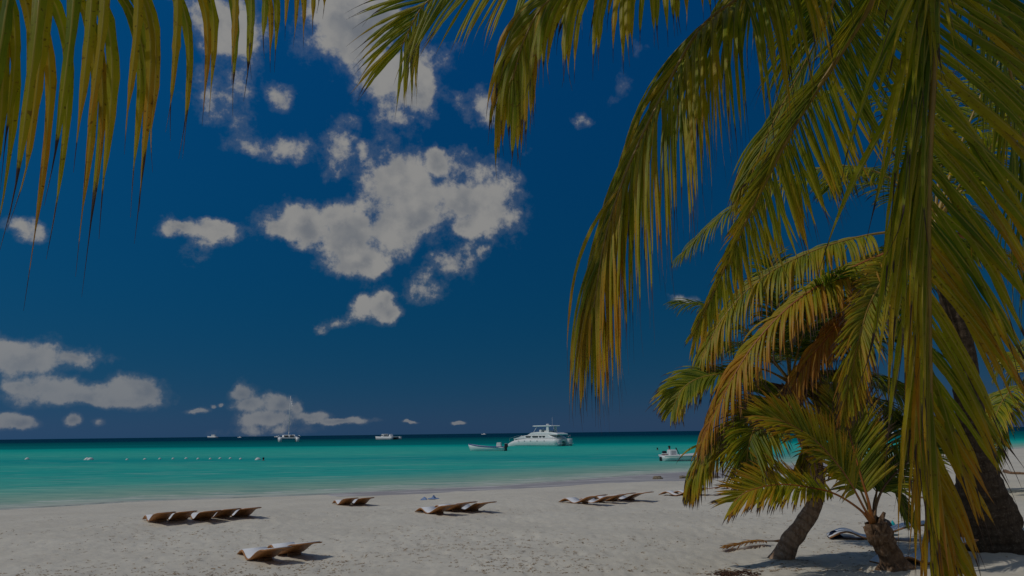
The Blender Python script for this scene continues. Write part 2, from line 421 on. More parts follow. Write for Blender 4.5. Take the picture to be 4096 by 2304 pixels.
def trunk_mat(name, c0, c1, c2):
    m, g, o = new_mat(name)
    a = g.node('ShaderNodeAttribute', attribute_name='ring').outputs['Fac']
    tc = g.node('ShaderNodeTexCoord').outputs['Object']
    st = g.vmath('MULTIPLY', tc, (9.0, 9.0, 2.2)).outputs[0]
    n = g.noise(st, 2.0, 5.0, 0.65).outputs[0]
    n2 = g.noise(tc, 30.0, 4.0, 0.6).outputs[0]
    c = g.mix(g.smooth(n, 0.32, 0.68), c0, c1)
    c = g.mix(g.smooth(n2, 0.5, 0.72), c, c2)
    c = g.mix(g.math('MULTIPLY', a, 0.42), c, tuple(x * 0.35 for x in c0))
    b = g.node('ShaderNodeBsdfPrincipled', inp={'Base Color': c, 'Roughness': 0.85, 'Specular IOR Level': 0.2})
    hh = g.math('ADD', g.math('MULTIPLY', n, 1.0), g.math('MULTIPLY', n2, 0.6))
    bp = g.node('ShaderNodeBump', inp={'Strength': 0.8, 'Distance': 0.02, 'Height': hh})
    g.l.new(bp.outputs[0], b.inputs['Normal']); g.l.new(b.outputs[0], o.inputs[0]); return m
M_trunk = trunk_mat('palm_trunk_tan', (0.24, 0.145, 0.09), (0.38, 0.26, 0.175), (0.46, 0.36, 0.27))
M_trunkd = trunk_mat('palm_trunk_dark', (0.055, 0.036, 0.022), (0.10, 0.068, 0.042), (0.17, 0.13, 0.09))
M_fibre = trunk_mat('leaf_base_fibre', (0.10, 0.055, 0.03), (0.19, 0.115, 0.065), (0.26, 0.19, 0.13))

# ---------------------------------------------------------------- shoreline, sand, sea
SHORE_PX = [(-900, 2085), (0, 2040), (217, 2028), (500, 2009), (900, 1994), (1250, 1981), (1600, 1962), (2000, 1945), (2300, 1922),
            (2600, 1897), (2900, 1881), (3200, 1862), (3500, 1836), (3700, 1819), (4096, 1793), (4500, 1772)]
SH = np.array([on_z(*p)[:2] for p in SHORE_PX])
SH = np.vstack([SH[0] + (SH[0] - SH[1]) * 40, SH, SH[-1] + (SH[-1] - SH[-2]) * 40])
def shore_dist(x, y):                       # >0 on the beach, <0 out at sea
    P = np.stack([np.ravel(x), np.ravel(y)], 1)
    best = np.full(len(P), 1e18); sg = np.ones(len(P))
    for a, b in zip(SH[:-1], SH[1:]):
        ab = b - a; t = np.clip(((P - a) @ ab) / (ab @ ab), 0, 1)
        dv = P - (a + t[:, None] * ab); d2 = (dv**2).sum(1)
        cr = ab[0] * (P[:, 1] - a[1]) - ab[1] * (P[:, 0] - a[0])
        k = d2 < best; best = np.where(k, d2, best); sg = np.where(k, np.where(cr > 0, -1.0, 1.0), sg)
    return (np.sqrt(best) * sg).reshape(np.shape(x))
def base_z(x, y):
    s = shore_dist(x, y)
    return np.where(s > 0, 0.85 * (1 - np.exp(-0.038 * s)) + 0.004 * np.minimum(s, 40.0), np.maximum(0.045 * s, -3.0 + 0.0 * s))
def sand_relief(x, y, s):
    k = np.clip((s - 5.0) / 6.0, 0, 1)
    w = np.clip((s + 1) / 6, 0, 1)
    big = (vnoise(x * 0.25, y * 0.25, 1) - 0.5) * 0.16 + (vnoise(x * 0.8, y * 0.8, 2) - 0.5) * 0.06
    foot = vnoise(x * 3.1, y * 3.1, 3); foot2 = vnoise(x * 5.7 + 9, y * 5.7, 4)
    pits = -0.022 * np.clip((foot - 0.56) / 0.3, 0, 1) ** 1.0 - 0.016 * np.clip((foot2 - 0.56) / 0.3, 0, 1)
    fine = (vnoise(x * 12, y * 12, 5) - 0.5) * 0.014 + (vnoise(x * 26, y * 26, 6) - 0.5) * 0.007
    return big * w + (pits + fine) * (0.1 + 0.9 * k) * np.clip(s / 2.0, 0, 1)
MOUNDS = []                                 # sand heaped round the palm feet: (x, y, height, radius)
def ground_z(x, y):
    x = np.asarray(x, float); y = np.asarray(y, float)
    z = base_z(x, y) + sand_relief(x, y, shore_dist(x, y))
    for mx_, my_, h, r_ in MOUNDS:
        z = z + h * np.exp(-((x - mx_)**2 + (y - my_)**2) / (r_ * r_))
    return z
def gz(x, y): return float(ground_z(np.array([x]), np.array([y]))[0])
def ground_at(px, py):                      # where a sight line meets the sand
    z = 0.3
    for _ in range(8):
        p = on_z(px, py, z); z = gz(p[0], p[1])
    return on_z(px, py, z)

PALM_FEET = {}
for nm, pp, h, r_ in (('right', (3965, 2215), 0.10, 0.9), ('curved', (3108, 2248), 0.05, 0.5), ('young', (3590, 2290), 0.07, 0.6)):
    p = ground_at(*pp); PALM_FEET[nm] = p; MOUNDS.append((p[0], p[1], h, r_))

def sand_mat():
    m, g, o = new_mat('white_sand')
    P = g.node('ShaderNodeNewGeometry').outputs['Position']
    s = g.node('ShaderNodeAttribute', attribute_name='shore').outputs['Fac']
    wetw = g.node('ShaderNodeAttribute', attribute_name='wetw').outputs['Fac']
    n1 = g.noise(P, 0.45, 4.0, 0.6).outputs[0]
    n2 = g.noise(P, 7.0, 5.0, 0.6).outputs[0]
    n3 = g.noise(P, 60.0, 3.0, 0.6).outputs[0]
    n4 = g.noise(P, 2.4, 4.0, 0.7).outputs[0]
    dry = g.mix(g.smooth(n1, 0.35, 0.65), (0.61, 0.562, 0.465), (0.67, 0.622, 0.518))
    dry = g.mix(g.math('MULTIPLY', g.smooth(n2, 0.35, 0.7), 0.35), dry, (0.52, 0.485, 0.42))
    dry = g.mix(g.math('MULTIPLY', g.smooth(n3, 0.5, 0.75), 0.22), dry, (0.40, 0.34, 0.26))
    # flecks of brown: fine weed litter plus footprint shading painted into the colour
    fl = g.math('MULTIPLY', g.smooth(g.noise(g.vmath('MULTIPLY', P, (1.0, 1.0, 0.3)).outputs[0], 13.0, 4.0, 0.72).outputs[0], 0.57, 0.66), g.smooth(n4, 0.36, 0.60))
    dry = g.mix(g.math('MULTIPLY', fl, 0.45), dry, (0.35, 0.265, 0.155))
    edge = g.math('ADD', s, g.math('MULTIPLY', g.math('SUBTRACT', g.noise(P, 0.7, 4.0, 0.55).outputs[0], 0.5), 2.2))
    wet = g.smooth(g.math('SUBTRACT', wetw, edge), -0.05, 0.22)
    foam_p = g.noise(g.node('ShaderNodeMapping', inp={0: P, 'Rotation': (0, 0, -0.55), 'Scale': (0.35, 1.4, 1.0)}).outputs[0], 0.9, 4.0, 0.6).outputs[0]
    patch = g.math('MULTIPLY', g.smooth(foam_p, 0.52, 0.56), g.smooth(edge, 6.5, 2.0))
    wetc = g.mix(patch, (0.375, 0.345, 0.335), (0.56, 0.53, 0.50))
    c = g.mix(wet, dry, wetc)
    uw = g.smooth(s, 0.3, -0.4)
    c = g.mix(uw, c, (0.60, 0.585, 0.53))
    ro = g.math('SUBTRACT', 0.95, g.math('MULTIPLY', wet, 0.45))
    b = g.node('ShaderNodeBsdfPrincipled', inp={'Base Color': c, 'Roughness': ro, 'Specular IOR Level': 0.18})
    h = g.math('ADD', g.math('MULTIPLY', n2, 1.0), g.math('MULTIPLY', n3, 0.25))
    bp = g.node('ShaderNodeBump', inp={'Strength': g.math('MULTIPLY', g.math('SUBTRACT', 1.0, wet), 0.55), 'Distance': 0.035, 'Height': h})
    g.l.new(bp.outputs[0], b.inputs['Normal']); g.l.new(b.outputs[0], o.inputs[0]); return m
M_sand = sand_mat()

def polar(angs, rads):
    A, Rr = np.meshgrid(angs, rads)
    X = Rr * np.sin(A); Y = Rr * np.cos(A)
    nr, na = A.shape
    i, j = np.meshgrid(np.arange(nr - 1), np.arange(na - 1), indexing='ij')
    a = i * na + j
    Q = np.stack([a, a + 1, a + na + 1, a + na], -1).reshape(-1, 4)[:, ::-1]
    return X.ravel(), Y.ravel(), Q
angs = np.concatenate([np.arange(-math.pi, R(-43), 0.06), np.arange(R(-43), R(43), 0.0030), np.arange(R(43), math.pi, 0.06), [math.pi]])
rads = np.concatenate([np.geomspace(0.3, 6.5, 24)[:-1], np.geomspace(6.5, 70, 250)[:-1], np.geomspace(70, 9000, 50)])
X, Y, Q = polar(angs, rads)
S = shore_dist(X, Y)
Z = ground_z(X, Y)
me = from_np('sand', np.stack([X, Y, Z], 1), Q)
set_float(me, 'shore', S)
# how far up the beach the wash has wetted the sand
wx = np.interp(X, [-30, -9.5, -7.0, -2.0, 4.0, 9.0, 16.0, 24.0, 34.0], [-2, -2, 2.6, 3.4, 4.2, 6.5, 8.0, 5.0, -1.0])
set_float(me, 'wetw', wx)
tag(link('sand', me, M_sand), 'white sand beach sloping down to the sea', 'beach', kind='structure')

def sea_mat():
    m, g, o = new_mat('turquoise_sea')
    P = g.node('ShaderNodeNewGeometry').outputs['Position']
    s = g.node('ShaderNodeAttribute', attribute_name='shore').outputs['Fac']
    sp = g.node('ShaderNodeSeparateXYZ', inp={0: P})
    c = g.math('ADD', sp.outputs[1], g.math('MULTIPLY', sp.outputs[0], 0.10))
    off = g.math('MULTIPLY', s, -1.0)
    # depth coordinate: offshore distance close in, far bars and drop-off further out
    big = g.noise(g.vmath('MULTIPLY', P, (0.006, 0.02, 0.0)).outputs[0], 1.0, 3.0, 0.5).outputs[0]
    med = g.noise(g.vmath('MULTIPLY', P, (0.03, 0.11, 0.0)).outputs[0], 1.0, 4.0, 0.55).outputs[0]
    wob = g.math('ADD', g.math('MULTIPLY', g.math('SUBTRACT', big, 0.5), 0.55), g.math('MULTIPLY', g.math('SUBTRACT', med, 0.5), 0.22))
    d = g.math('MULTIPLY', c, g.math('ADD', 1.0, wob))
    t = g.math('DIVIDE', d, g.math('ADD', d, 130.0))          # 0..1
    body = g.ramp(t, [(0.16, (0.12, 0.46, 0.36)), (0.27, (0.030, 0.40, 0.345)), (0.31, (0.055, 0.44, 0.36)), (0.36, (0.012, 0.34, 0.32)), (0.42, (0.05, 0.44, 0.36)),
                      (0.49, (0.03, 0.43, 0.355)), (0.525, (0.002, 0.37, 0.315)), (0.565, (0.001, 0.18, 0.185)), (0.66, (0.0005, 0.12, 0.13)),
                      (0.74, (0.0005, 0.075, 0.095)), (0.79, (0.0005, 0.025, 0.065)), (1.0, (0.0005, 0.020, 0.062))])
    body = g.mix(g.smooth(off, 0.5, 16.0), (0.31, 0.44, 0.35), body)
    body = g.mix(g.smooth(off, 0.0, 4.0), (0.50, 0.53, 0.46), body)
    # ripple glints painted into the colour, with streaks of suspended sand
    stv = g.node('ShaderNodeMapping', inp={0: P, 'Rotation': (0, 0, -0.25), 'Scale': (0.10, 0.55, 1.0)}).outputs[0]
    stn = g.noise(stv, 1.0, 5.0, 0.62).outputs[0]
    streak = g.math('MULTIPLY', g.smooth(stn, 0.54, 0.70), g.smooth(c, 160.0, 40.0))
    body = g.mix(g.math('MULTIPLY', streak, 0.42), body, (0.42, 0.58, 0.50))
    rp = g.node('ShaderNodeMapping', inp={0: P, 'Rotation': (0, 0, -0.3), 'Scale': (0.35, 1.6, 1.0)}).outputs[0]
    rpn = g.noise(rp, 1.0, 4.0, 0.6).outputs[0]
    body = g.mix(g.math('MULTIPLY', g.smooth(rpn, 0.45, 0.68), 0.42), body, (0.0, 0.20, 0.22))
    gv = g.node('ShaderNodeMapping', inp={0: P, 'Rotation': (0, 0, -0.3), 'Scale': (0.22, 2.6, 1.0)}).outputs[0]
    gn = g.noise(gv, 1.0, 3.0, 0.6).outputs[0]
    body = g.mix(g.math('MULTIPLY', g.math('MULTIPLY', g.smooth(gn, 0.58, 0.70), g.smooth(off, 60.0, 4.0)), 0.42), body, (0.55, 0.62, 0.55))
    # foam at the edge of the wash
    fn = g.noise(g.node('ShaderNodeMapping', inp={0: P, 'Rotation': (0, 0, -0.55), 'Scale': (0.5, 1.5, 1.0)}).outputs[0], 1.1, 5.0, 0.65).outputs[0]
    band = g.math('MAXIMUM', g.smooth(g.math('ABSOLUTE', g.math('SUBTRACT', off, 0.25)), 0.0, 0.55, 1.0, 0.0),
                  g.math('MULTIPLY', g.smooth(g.math('ABSOLUTE', g.math('SUBTRACT', off, 2.6)), 0.0, 2.4, 0.8, 0.0), g.smooth(fn, 0.52, 0.62)))
    foam = g.math('MULTIPLY', band, g.smooth(fn, 0.36, 0.56))
    col = g.mix(g.math('MULTIPLY', foam, 0.8), body, (0.66, 0.66, 0.63))
    b = g.node('ShaderNodeBsdfPrincipled', inp={'Base Color': col, 'Roughness': g.math('ADD', 0.22, g.math('MULTIPLY', foam, 0.6)), 'IOR': 1.33, 'Specular IOR Level': 0.0})
    wv = g.node('ShaderNodeMapping', inp={0: P, 'Rotation': (0, 0, -0.3), 'Scale': (0.5, 1.3, 1.0)}).outputs[0]
    w1 = g.noise(wv, 1.2, 5.0, 0.6).outputs[0]
    bp = g.node('ShaderNodeBump', inp={'Strength': 0.5, 'Distance': 0.14, 'Height': w1})
    g.l.new(bp.outputs[0], b.inputs['Normal'])
    gl = g.node('ShaderNodeBsdfGlossy', inp={'Color': (1, 1, 1, 1), 'Roughness': 0.25})
    g.l.new(bp.outputs[0], gl.inputs['Normal'])
    b = g.node('ShaderNodeMixShader', inp={0: 0.015, 1: b.outputs[0], 2: gl.outputs[0]})
    tr = g.node('ShaderNodeBsdfTransparent', inp={0: (0.90, 0.98, 0.96, 1)})
    opa = g.math('MAXIMUM', g.smooth(off, -0.2, 0.9, 0.0, 1.0), g.math('MULTIPLY', foam, 0.9))
    x = g.node('ShaderNodeMixShader', inp={0: opa, 1: tr.outputs[0], 2: b.outputs[0]})
    g.l.new(x.outputs[0], o.inputs[0]); return m
M_sea = sea_mat()
angs = np.concatenate([np.arange(R(-150), R(-45), 0.05), np.arange(R(-45), R(45), 0.008), np.arange(R(45), R(120), 0.05)])
rads = np.concatenate([np.geomspace(16, 130, 110)[:-1], np.geomspace(130, 9000, 60)])
X, Y, Q = polar(angs, rads)
S = shore_dist(X, Y)
keep = (S[Q] < 0.25).any(1)
Q = Q[keep]; used = np.unique(Q); rem = np.full(len(X), -1); rem[used] = np.arange(len(used))
Zw = 0.02 * (vnoise(X * 0.35, Y * 0.9, 11) - 0.5) * np.clip(-S / 6, 0, 1)
me = from_np('sea', np.stack([X, Y, Zw], 1)[used], rem[Q])
set_float(me, 'shore', S[used])
tag(link('sea', me, M_sea), 'calm turquoise sea turning dark blue at the horizon', 'sea', kind='structure')

# ---------------------------------------------------------------- palms
def make_leaflets(base, d0, nv, L, W, droop, nseg, rng, age, fold=0.22, tail=0.0, wob=0.10):
    N = len(base); P = [base]; D = nrm(d0); Ds = [D]
    side_b = rng.normal(0, wob, (N, 1)); curl = rng.normal(0, 1, (N, 3))
    S0 = nrm(np.cross(D, nv))
    for k in range(nseg):
        u = (k + 0.5) / nseg
        gd = (droop * (0.35 + 1.3 * u) / nseg)[:, None]
        D = D + np.array([0, 0, -1.0]) * gd + S0 * side_b / nseg
        if tail and u > 0.80: D = D + curl * tail / nseg
        D = nrm(D); P.append(P[-1] + D * (L / nseg)[:, None]); Ds.append(D)
    P = np.stack(P, 1); D = np.stack(Ds, 1)
    us = np.linspace(0, 1, nseg + 1)
    if tail:
        w = np.interp(us, [0, .10, .25, .48, .66, .76, .82, 1.0], [.45, .85, 1, .95, .70, .38, .13, .03])
    else:
        w = np.interp(us, [0, .12, .3, .55, .8, .92, 1.0], [.4, .9, 1, .88, .48, .20, .03])
    ww = W[:, None] * w[None, :] * (1 + rng.normal(0, 0.12 if tail else 0.07, (N, nseg + 1)))
    sd = nrm(np.cross(D, nv[:, None, :])); n2 = np.cross(sd, D)
    c = P; l = P - sd * (ww / 2)[..., None] - n2 * (fold * ww)[..., None]; r_ = P + sd * (ww / 2)[..., None] - n2 * (fold * ww)[..., None]
    V = np.stack([l, c, c, r_], 2)                                   # N, nseg+1, 4, 3
    C = np.zeros((N, nseg + 1, 4, 4)); C[..., 0] = us[None, :, None]; C[..., 1] = rng.random(N)[:, None, None]
    C[..., 2] = np.clip(age, 0, 1.2)[:, None, None]; C[..., 3] = np.array([0, 0.5, 0.5, 1.0])[None, None, :]
    q = []
    for k in range(nseg):
        a = k * 4; b = a + 4
        q += [(a, a + 1, b + 1, b), (a + 2, a + 3, b + 3, b + 2)]
    return V.reshape(N, -1, 3), C.reshape(N, -1, 4), np.array(q)

LEAF_BUDGET = {}
def frond(tree, pts, pairs=70, L=0.9, W=0.042, droop=1.0, ang=(68, 28), nh=(0, 0, 1), age=0.3, t0=0.2, r0=0.018, nseg=8,
          indiv=False, lift=0.15, seed=0, tail=0.0, stalk=None, asym=(1.0, 1.0), lprof=None, age_tip=0.0, angR=None, fold=0.22, jit=0.08, droopR=None, skip=0.03):
    rng = np.random.default_rng(seed + 17)
    n = 60; C = catmull(pts, n); T = nrm(np.gradient(C, axis=0))
    nh = np.asarray(nh, float)
    nhv = np.broadcast_to(nh, T.shape) if nh.ndim == 1 else np.stack([np.interp(np.linspace(0, 1, n), np.linspace(0, 1, len(nh)), nh[:, i]) for i in range(3)], 1)
    Nn = nrm(nhv - T * (nhv * T).sum(1, keepdims=True)); S_ = np.cross(T, Nn)
    length = np.linalg.norm(np.diff(C, axis=0), axis=1).sum()
    # stalk
    tt = np.linspace(0, 1, n)
    rad = r0 * (1 - 0.80 * tt ** 0.8) + np.where(tt < 0.12, r0 * 0.9 * (1 - tt / 0.12), 0)
    ns = 7; vs = []
    for k in range(ns):
        a = 2 * math.pi * k / ns
        vs.append(C + (S_ * (1.15 * math.cos(a)) + Nn * (0.85 * math.sin(a))) * rad[:, None])
    V = np.stack(vs, 1).reshape(-1, 3); Qs = []
    for i in range(n - 1):
        for k in range(ns): Qs.append((i * ns + k, i * ns + (k + 1) % ns, (i + 1) * ns + (k + 1) % ns, (i + 1) * ns + k))
    fo = link('frond', from_np('frond', V, Qs), stalk or M_rach, tree, True)
    # leaflets
    t = np.linspace(t0, 0.995, pairs)
    LV = []; LC = []
    for si, sgn in enumerate((1, -1)):
        tj = np.clip(t + rng.normal(0, 0.25 / pairs, pairs), 0, 1)
        ix = tj * (n - 1); i0 = np.clip(ix.astype(int), 0, n - 2); f_ = (ix - i0)[:, None]
        ip = lambda A: A[i0] * (1 - f_) + A[i0 + 1] * f_
        B, Tt, NN, SS = ip(C), nrm(ip(T)), nrm(ip(Nn)), nrm(ip(S_))
        rel = (tj - t0) / (1 - t0)
        aa = ang if (sgn == 1 or angR is None) else angR
        al = np.radians(aa[0] + (aa[1] - aa[0]) * rel) + rng.normal(0, jit, pairs)
        lf = lift + rng.normal(0, 0.10, pairs)
        d0 = Tt * np.cos(al)[:, None] + SS * (sgn * np.sin(al))[:, None] + NN * lf[:, None]
        if lprof is None: pr = (0.45 + 0.55 * np.sin(np.pi * np.clip(0.18 + 0.62 * rel, 0, 1))) * np.where(rel > 0.8, 1 - 0.45 * (rel - 0.8) / 0.2, 1)
        elif isinstance(lprof, tuple): pr = np.interp(rel, lprof[0], lprof[1])
        else: pr = np.interp(rel, np.linspace(0, 1, len(lprof)), lprof)
        LL = L * pr * asym[si] * (1 + rng.normal(0, 0.06, pairs))
        WW = W * (0.75 + 0.25 * pr) * (1 + rng.normal(0, 0.08, pairs))
        if isinstance(lprof, tuple): WW = W * np.clip(.35 + .65 * pr, .3, 1.05) * (1 + rng.normal(0, 0.08, pairs))
        dd = (droop if (sgn == 1 or droopR is None) else droopR) * (1 + rng.normal(0, 0.15, pairs))
        ag = age + age_tip * rel + rng.normal(0, 0.05, pairs)
        ok = rng.random(pairs) > skip
        # blade normal: turn the blade with the spread of the leaflet
        nv = nrm(NN + SS * (-sgn * 0.25))
        V_, C_, q = make_leaflets(B[ok], d0[ok], nv[ok], LL[ok], WW[ok], dd[ok], nseg, rng, ag[ok], fold=fold, tail=tail)
        LV.append(V_); LC.append(C_)
    LV = np.concatenate(LV); LC = np.concatenate(LC)
    used_ = LEAF_BUDGET.get(tree.name, 0)
    k = min(len(LV), max(0, 300 - used_)) if indiv else 0
    for i in range(k):
        me = from_np('leaflet', LV[i], q); set_col(me, 'leaf', LC[i]); link('leaflet', me, M_leaf, fo)
    LEAF_BUDGET[tree.name] = used_ + k
    if k < len(LV):
        m_ = len(LV) - k; nvx = LV.shape[1]
        QQ = (q[None] + (np.arange(m_) * nvx)[:, None, None]).reshape(-1, 4)
        me = from_np('leaflets', LV[k:].reshape(-1, 3), QQ); set_col(me, 'leaf', LC[k:].reshape(-1, 4))
        tag(link('leaflets', me, M_leaf, fo), kind='stuff')
    return fo

def arc(c, az, el, length, bend, n=6):      # a frond's stalk springing from a crown and bowing over
    p = np.array(c, float); d = np.array([math.sin(az) * math.cos(el), math.cos(az) * math.cos(el), math.sin(el)])
    out = [p.copy()]
    for k in range(n):
        d = nrm(d + np.array([0, 0, -1.0]) * bend * (0.5 + k / n) / n)
        p = p + d * (length / n); out.append(p.copy())
    return out

def trunk(tree, pts, rad, mat, ring=0.10, seed=0, name='trunk', n=16, rough=0.02, amp=0.055):
    C = catmull(pts, 4); length = np.linalg.norm(np.diff(catmull(pts, 60), axis=0), axis=1).sum()
    rows = max(30, int(length / ring * 4)); C = catmull(pts, rows); T = nrm(np.gradient(C, axis=0))
    rng = np.random.default_rng(seed)
    s = np.linspace(0, length, rows); rr = np.interp(np.linspace(0, 1, rows), np.linspace(0, 1, len(rad)), rad)
    ph = (s / ring + 0.25 * np.sin(s * 2.3)) % 1.0
    rr = rr * (1 + amp * (1 - ph) - amp / 2)
    ref = np.array([0, -1.0, 0.05]); A = nrm(ref - T * (T @ ref)[:, None]); B = np.cross(T, A)
    V = []; ringv = []
    for k in range(n):
        a = 2 * math.pi * k / n
        jit = 1 + rough * 2 * (vnoise(np.full(rows, k * 0.9 + seed), s * 3.0 / max(ring, .05) * 0.3, seed) - 0.5) * 2
        V.append(C + (A * math.cos(a) + B * math.sin(a)) * (rr * jit)[:, None]); ringv.append(np.where(ph > 0.72, 1.0, 0.0))
    V = np.stack(V, 1).reshape(-1, 3); ringv = np.stack(ringv, 1).ravel()
    Qs = [(i * n + k, i * n + (k + 1) % n, (i + 1) * n + (k + 1) % n, (i + 1) * n + k) for i in range(rows - 1) for k in range(n)]
    me = from_np(name, V, Qs); set_float(me, 'ring', ringv)
    return link(name, me, mat, tree, True)
def stubs(tree, c, n, r_, length, mat, seed, el=(0.2, 1.0)):     # old leaf bases round a crown
    rng = random.Random(seed)
    for k in range(n):
        az = 2 * math.pi * k / n + rng.uniform(-.2, .2); e = rng.uniform(*el)
        d = Vector((math.sin(az) * math.cos(e), math.cos(az) * math.cos(e), math.sin(e)))
        p0 = Vector(c) + Vector((d.x, d.y, 0)) * r_ * 0.5 - Vector((0, 0, rng.uniform(0, .25)))
        l_ = length * rng.uniform(.6, 1.2)
        MB().tube([p0, p0 + d * l_ * .5, p0 + d * l_ + Vector((0, 0, -.03))], [.055, .04, .02], 6).build('leaf_base', mat, tree, True, world_space=True)

def path(*p):                               # sighted points with their distances
    return [at(*q) for q in p]
TOCAM = (0.0, -1.0, 0.25); UP = (0, 0, 1)

# --- overhead palm: crown just above the picture, foot beside the viewer
C2 = at(3400, -1100, 4.0)
foot2 = np.array([4.6, 0.4, 0.0]); foot2[2] = gz(4.6, 0.4) - 0.1
near_palm = empty('coconut_palm', foot2, 'tall coconut palm overhead whose large green fronds hang down the right of the picture', 'palm tree', 'coconut palms on the beach')
trunk(near_palm, [foot2, foot2 + np.array([-.3, .3, 2.0]), foot2 + np.array([-1.2, 1.3, 4.4]), C2], [.32, .2, .15, .14], M_trunk, seed=2)
frond(near_palm, [C2, *path((3735, -420, 3.1), (3748, -10, 2.78), (3716, 700, 2.6), (3718, 1300, 2.55), (3735, 1900, 2.58), (3768, 2340, 2.65))],
      pairs=150, L=0.84, W=0.028, asym=(1.30, 1.0), droop=0.75, droopR=0.95, ang=(22, 8), angR=(86, 14), nh=(0.05, -1, 0.1), age=0.16, age_tip=0.48, t0=0.18, r0=0.024, nseg=14,
      indiv=True, lift=0.10, seed=5, tail=0.6, lprof=[.8, 1, 1.05, 1.02, .84, .56, .36], fold=0.36, skip=0.08)
frond(near_palm, [C2, *path((3180, -380, 3.95), (2990, -50, 3.8), (2805, 110, 3.7), (2645, 390, 3.62), (2505, 690, 3.56), (2420, 960, 3.52), (2375, 1230, 3.5))],
      pairs=150, L=1.14, W=0.027, droop=3.8, ang=(62, 16), nh=(0.1, -0.2, 1), age=0.32, age_tip=0.26, t0=0.2, r0=0.022, nseg=12, indiv=True, lift=0.0, seed=6, tail=0.6,
      lprof=[.75, .95, 1, 1, .95, .85, .55], fold=0.3)
frond(near_palm, [C2, *path((3590, -320, 4.5), (3492, -10, 4.8), (3362, 215, 5.0), (3180, 500, 5.1), (3000, 850, 5.2), (2890, 1090, 5.3), (2775, 1330, 5.35))],
      pairs=160, L=0.96, W=0.025, asym=(0.62, 1.0), droop=0.28, ang=(20, 7), angR=(78, 16), nh=(0.15, -1, 0.35), age=0.33, age_tip=0.16, t0=0.22, r0=0.032, nseg=10, lift=0.05, seed=7, tail=0.4, lprof=[.6, .9, 1, .92, .66, .42, .30])
frond(near_palm, [C2, *path((2650, -520, 4.4), (2250, -215, 4.5), (2000, -110, 4.55), (1820, -55, 4.6), (1690, 25, 4.6), (1605, 190, 4.65))],
      pairs=96, L=0.66, W=0.026, droop=0.7, ang=(76, 26), nh=(0.1, -1, 0.15), age=0.36, t0=0.2, r0=0.018, nseg=10, lift=0.0, seed=8, tail=0.5, lprof=[.7, .9, 1, 1, 1, .95, .8])
frond(near_palm, [C2, *path((2900, -330, 3.7), (2480, -110, 3.55), (2210, -10, 3.48), (2100, 150, 3.44), (2050, 320, 3.42))],
      pairs=76, L=0.66, W=0.032, droop=3.2, ang=(84, 16), nh=(0.0, -0.85, 0.5), age=0.34, age_tip=0.15, t0=0.2, r0=0.018, nseg=12, lift=0.0, seed=9, tail=0.9, lprof=[.6, .6, .7, .9, 1, .95, .75])
frond(near_palm, [C2, *path((3850, -420, 3.9), (3960, -60, 4.0), (4050, 330, 4.2), (4130, 760, 4.35), (4190, 1180, 4.5))],
      pairs=120, L=0.95, W=0.028, droop=0.9, ang=(62, 20), nh=(0.1, -1, 0.3), age=0.14, age_tip=0.2, t0=0.2, r0=0.022, nseg=9, lift=0.05, seed=10, tail=0.4)
frond(near_palm, [C2, *path((3400, -330, 5.0), (3330, 20, 5.7), (3210, 270, 6.0), (3080, 520, 6.2), (2990, 740, 6.3))],
      pairs=130, L=0.9, W=0.027, droop=1.6, ang=(60, 18), nh=(0.1, -0.6, 0.8), age=0.20, age_tip=0.2, t0=0.2, r0=0.024, nseg=9, lift=0.0, seed=11, tail=0.4)
for k, (a_, e_, l_, b_) in enumerate(((75, 40, 4.2, 1.5), (130, 30, 4.2, 1.4), (-150, 38, 4.0, 1.3), (-105, 62, 3.6, 1.2), (-98, 18, 4.0, 1.0), (-128, 6, 3.6, 1.0), (-118, -4, 3.4, .7), (-140, 12, 3.6, .9), (35, 66, 4.2, 1.4))):  # fronds out of view; the sun-side ones are added to cast dappled shade
    frond(near_palm, arc(C2, R(a_), R(e_), l_, b_), pairs=70, L=0.95, W=0.042, droop=1.2, age=0.2, t0=0.2, r0=0.02, nseg=7, seed=20 + k)

# --- palm on the left behind the viewer, one drooping frond reaches into the picture
CA = np.array([-3.9, 0.3, 5.4]); footA = np.array([-5.2, -1.2, gz(-5.2, -1.2) - 0.1])
left_palm = empty('coconut_palm', footA, 'coconut palm at the left whose yellowing frond hangs into the top left corner', 'palm tree', 'coconut palms on the beach')
trunk(left_palm, [footA, footA + np.array([.2, .2, 1.8]), footA + np.array([.8, .9, 3.8]), CA], [.3, .19, .15, .14], M_trunk, seed=3)
frond(left_palm, [CA, *path((-900, -760, 2.5), (-400, -400, 2.3), (0, -270, 2.2), (400, -215, 2.12), (780, -190, 2.1), (1040, -195, 2.12), (1260, -190, 2.16))],
      pairs=66, L=1.02, W=0.033, droop=10.0, ang=(60, 42), nh=(0.15, -0.7, 0.6), age=0.43, age_tip=0.08, t0=0.15, r0=0.02, nseg=16, indiv=True, lift=-0.35, seed=41, tail=1.6,
      lprof=([0, .6, .72, .81, .875, .955, 1], [1.3, 1.3, 1.18, .86, .62, .36, .22]), fold=0.18, skip=0.08)
for k, (a_, e_, l_, b_) in enumerate(((-60, 40, 3.4, 1.5), (-130, 35, 3.6, 1.4), (170, 60, 3.4, 1.3))):
    frond(left_palm, arc(CA, R(a_), R(e_), l_, b_), pairs=60, L=0.9, W=0.042, droop=1.2, age=0.2, t0=0.2, r0=0.02, nseg=7, seed=45 + k)

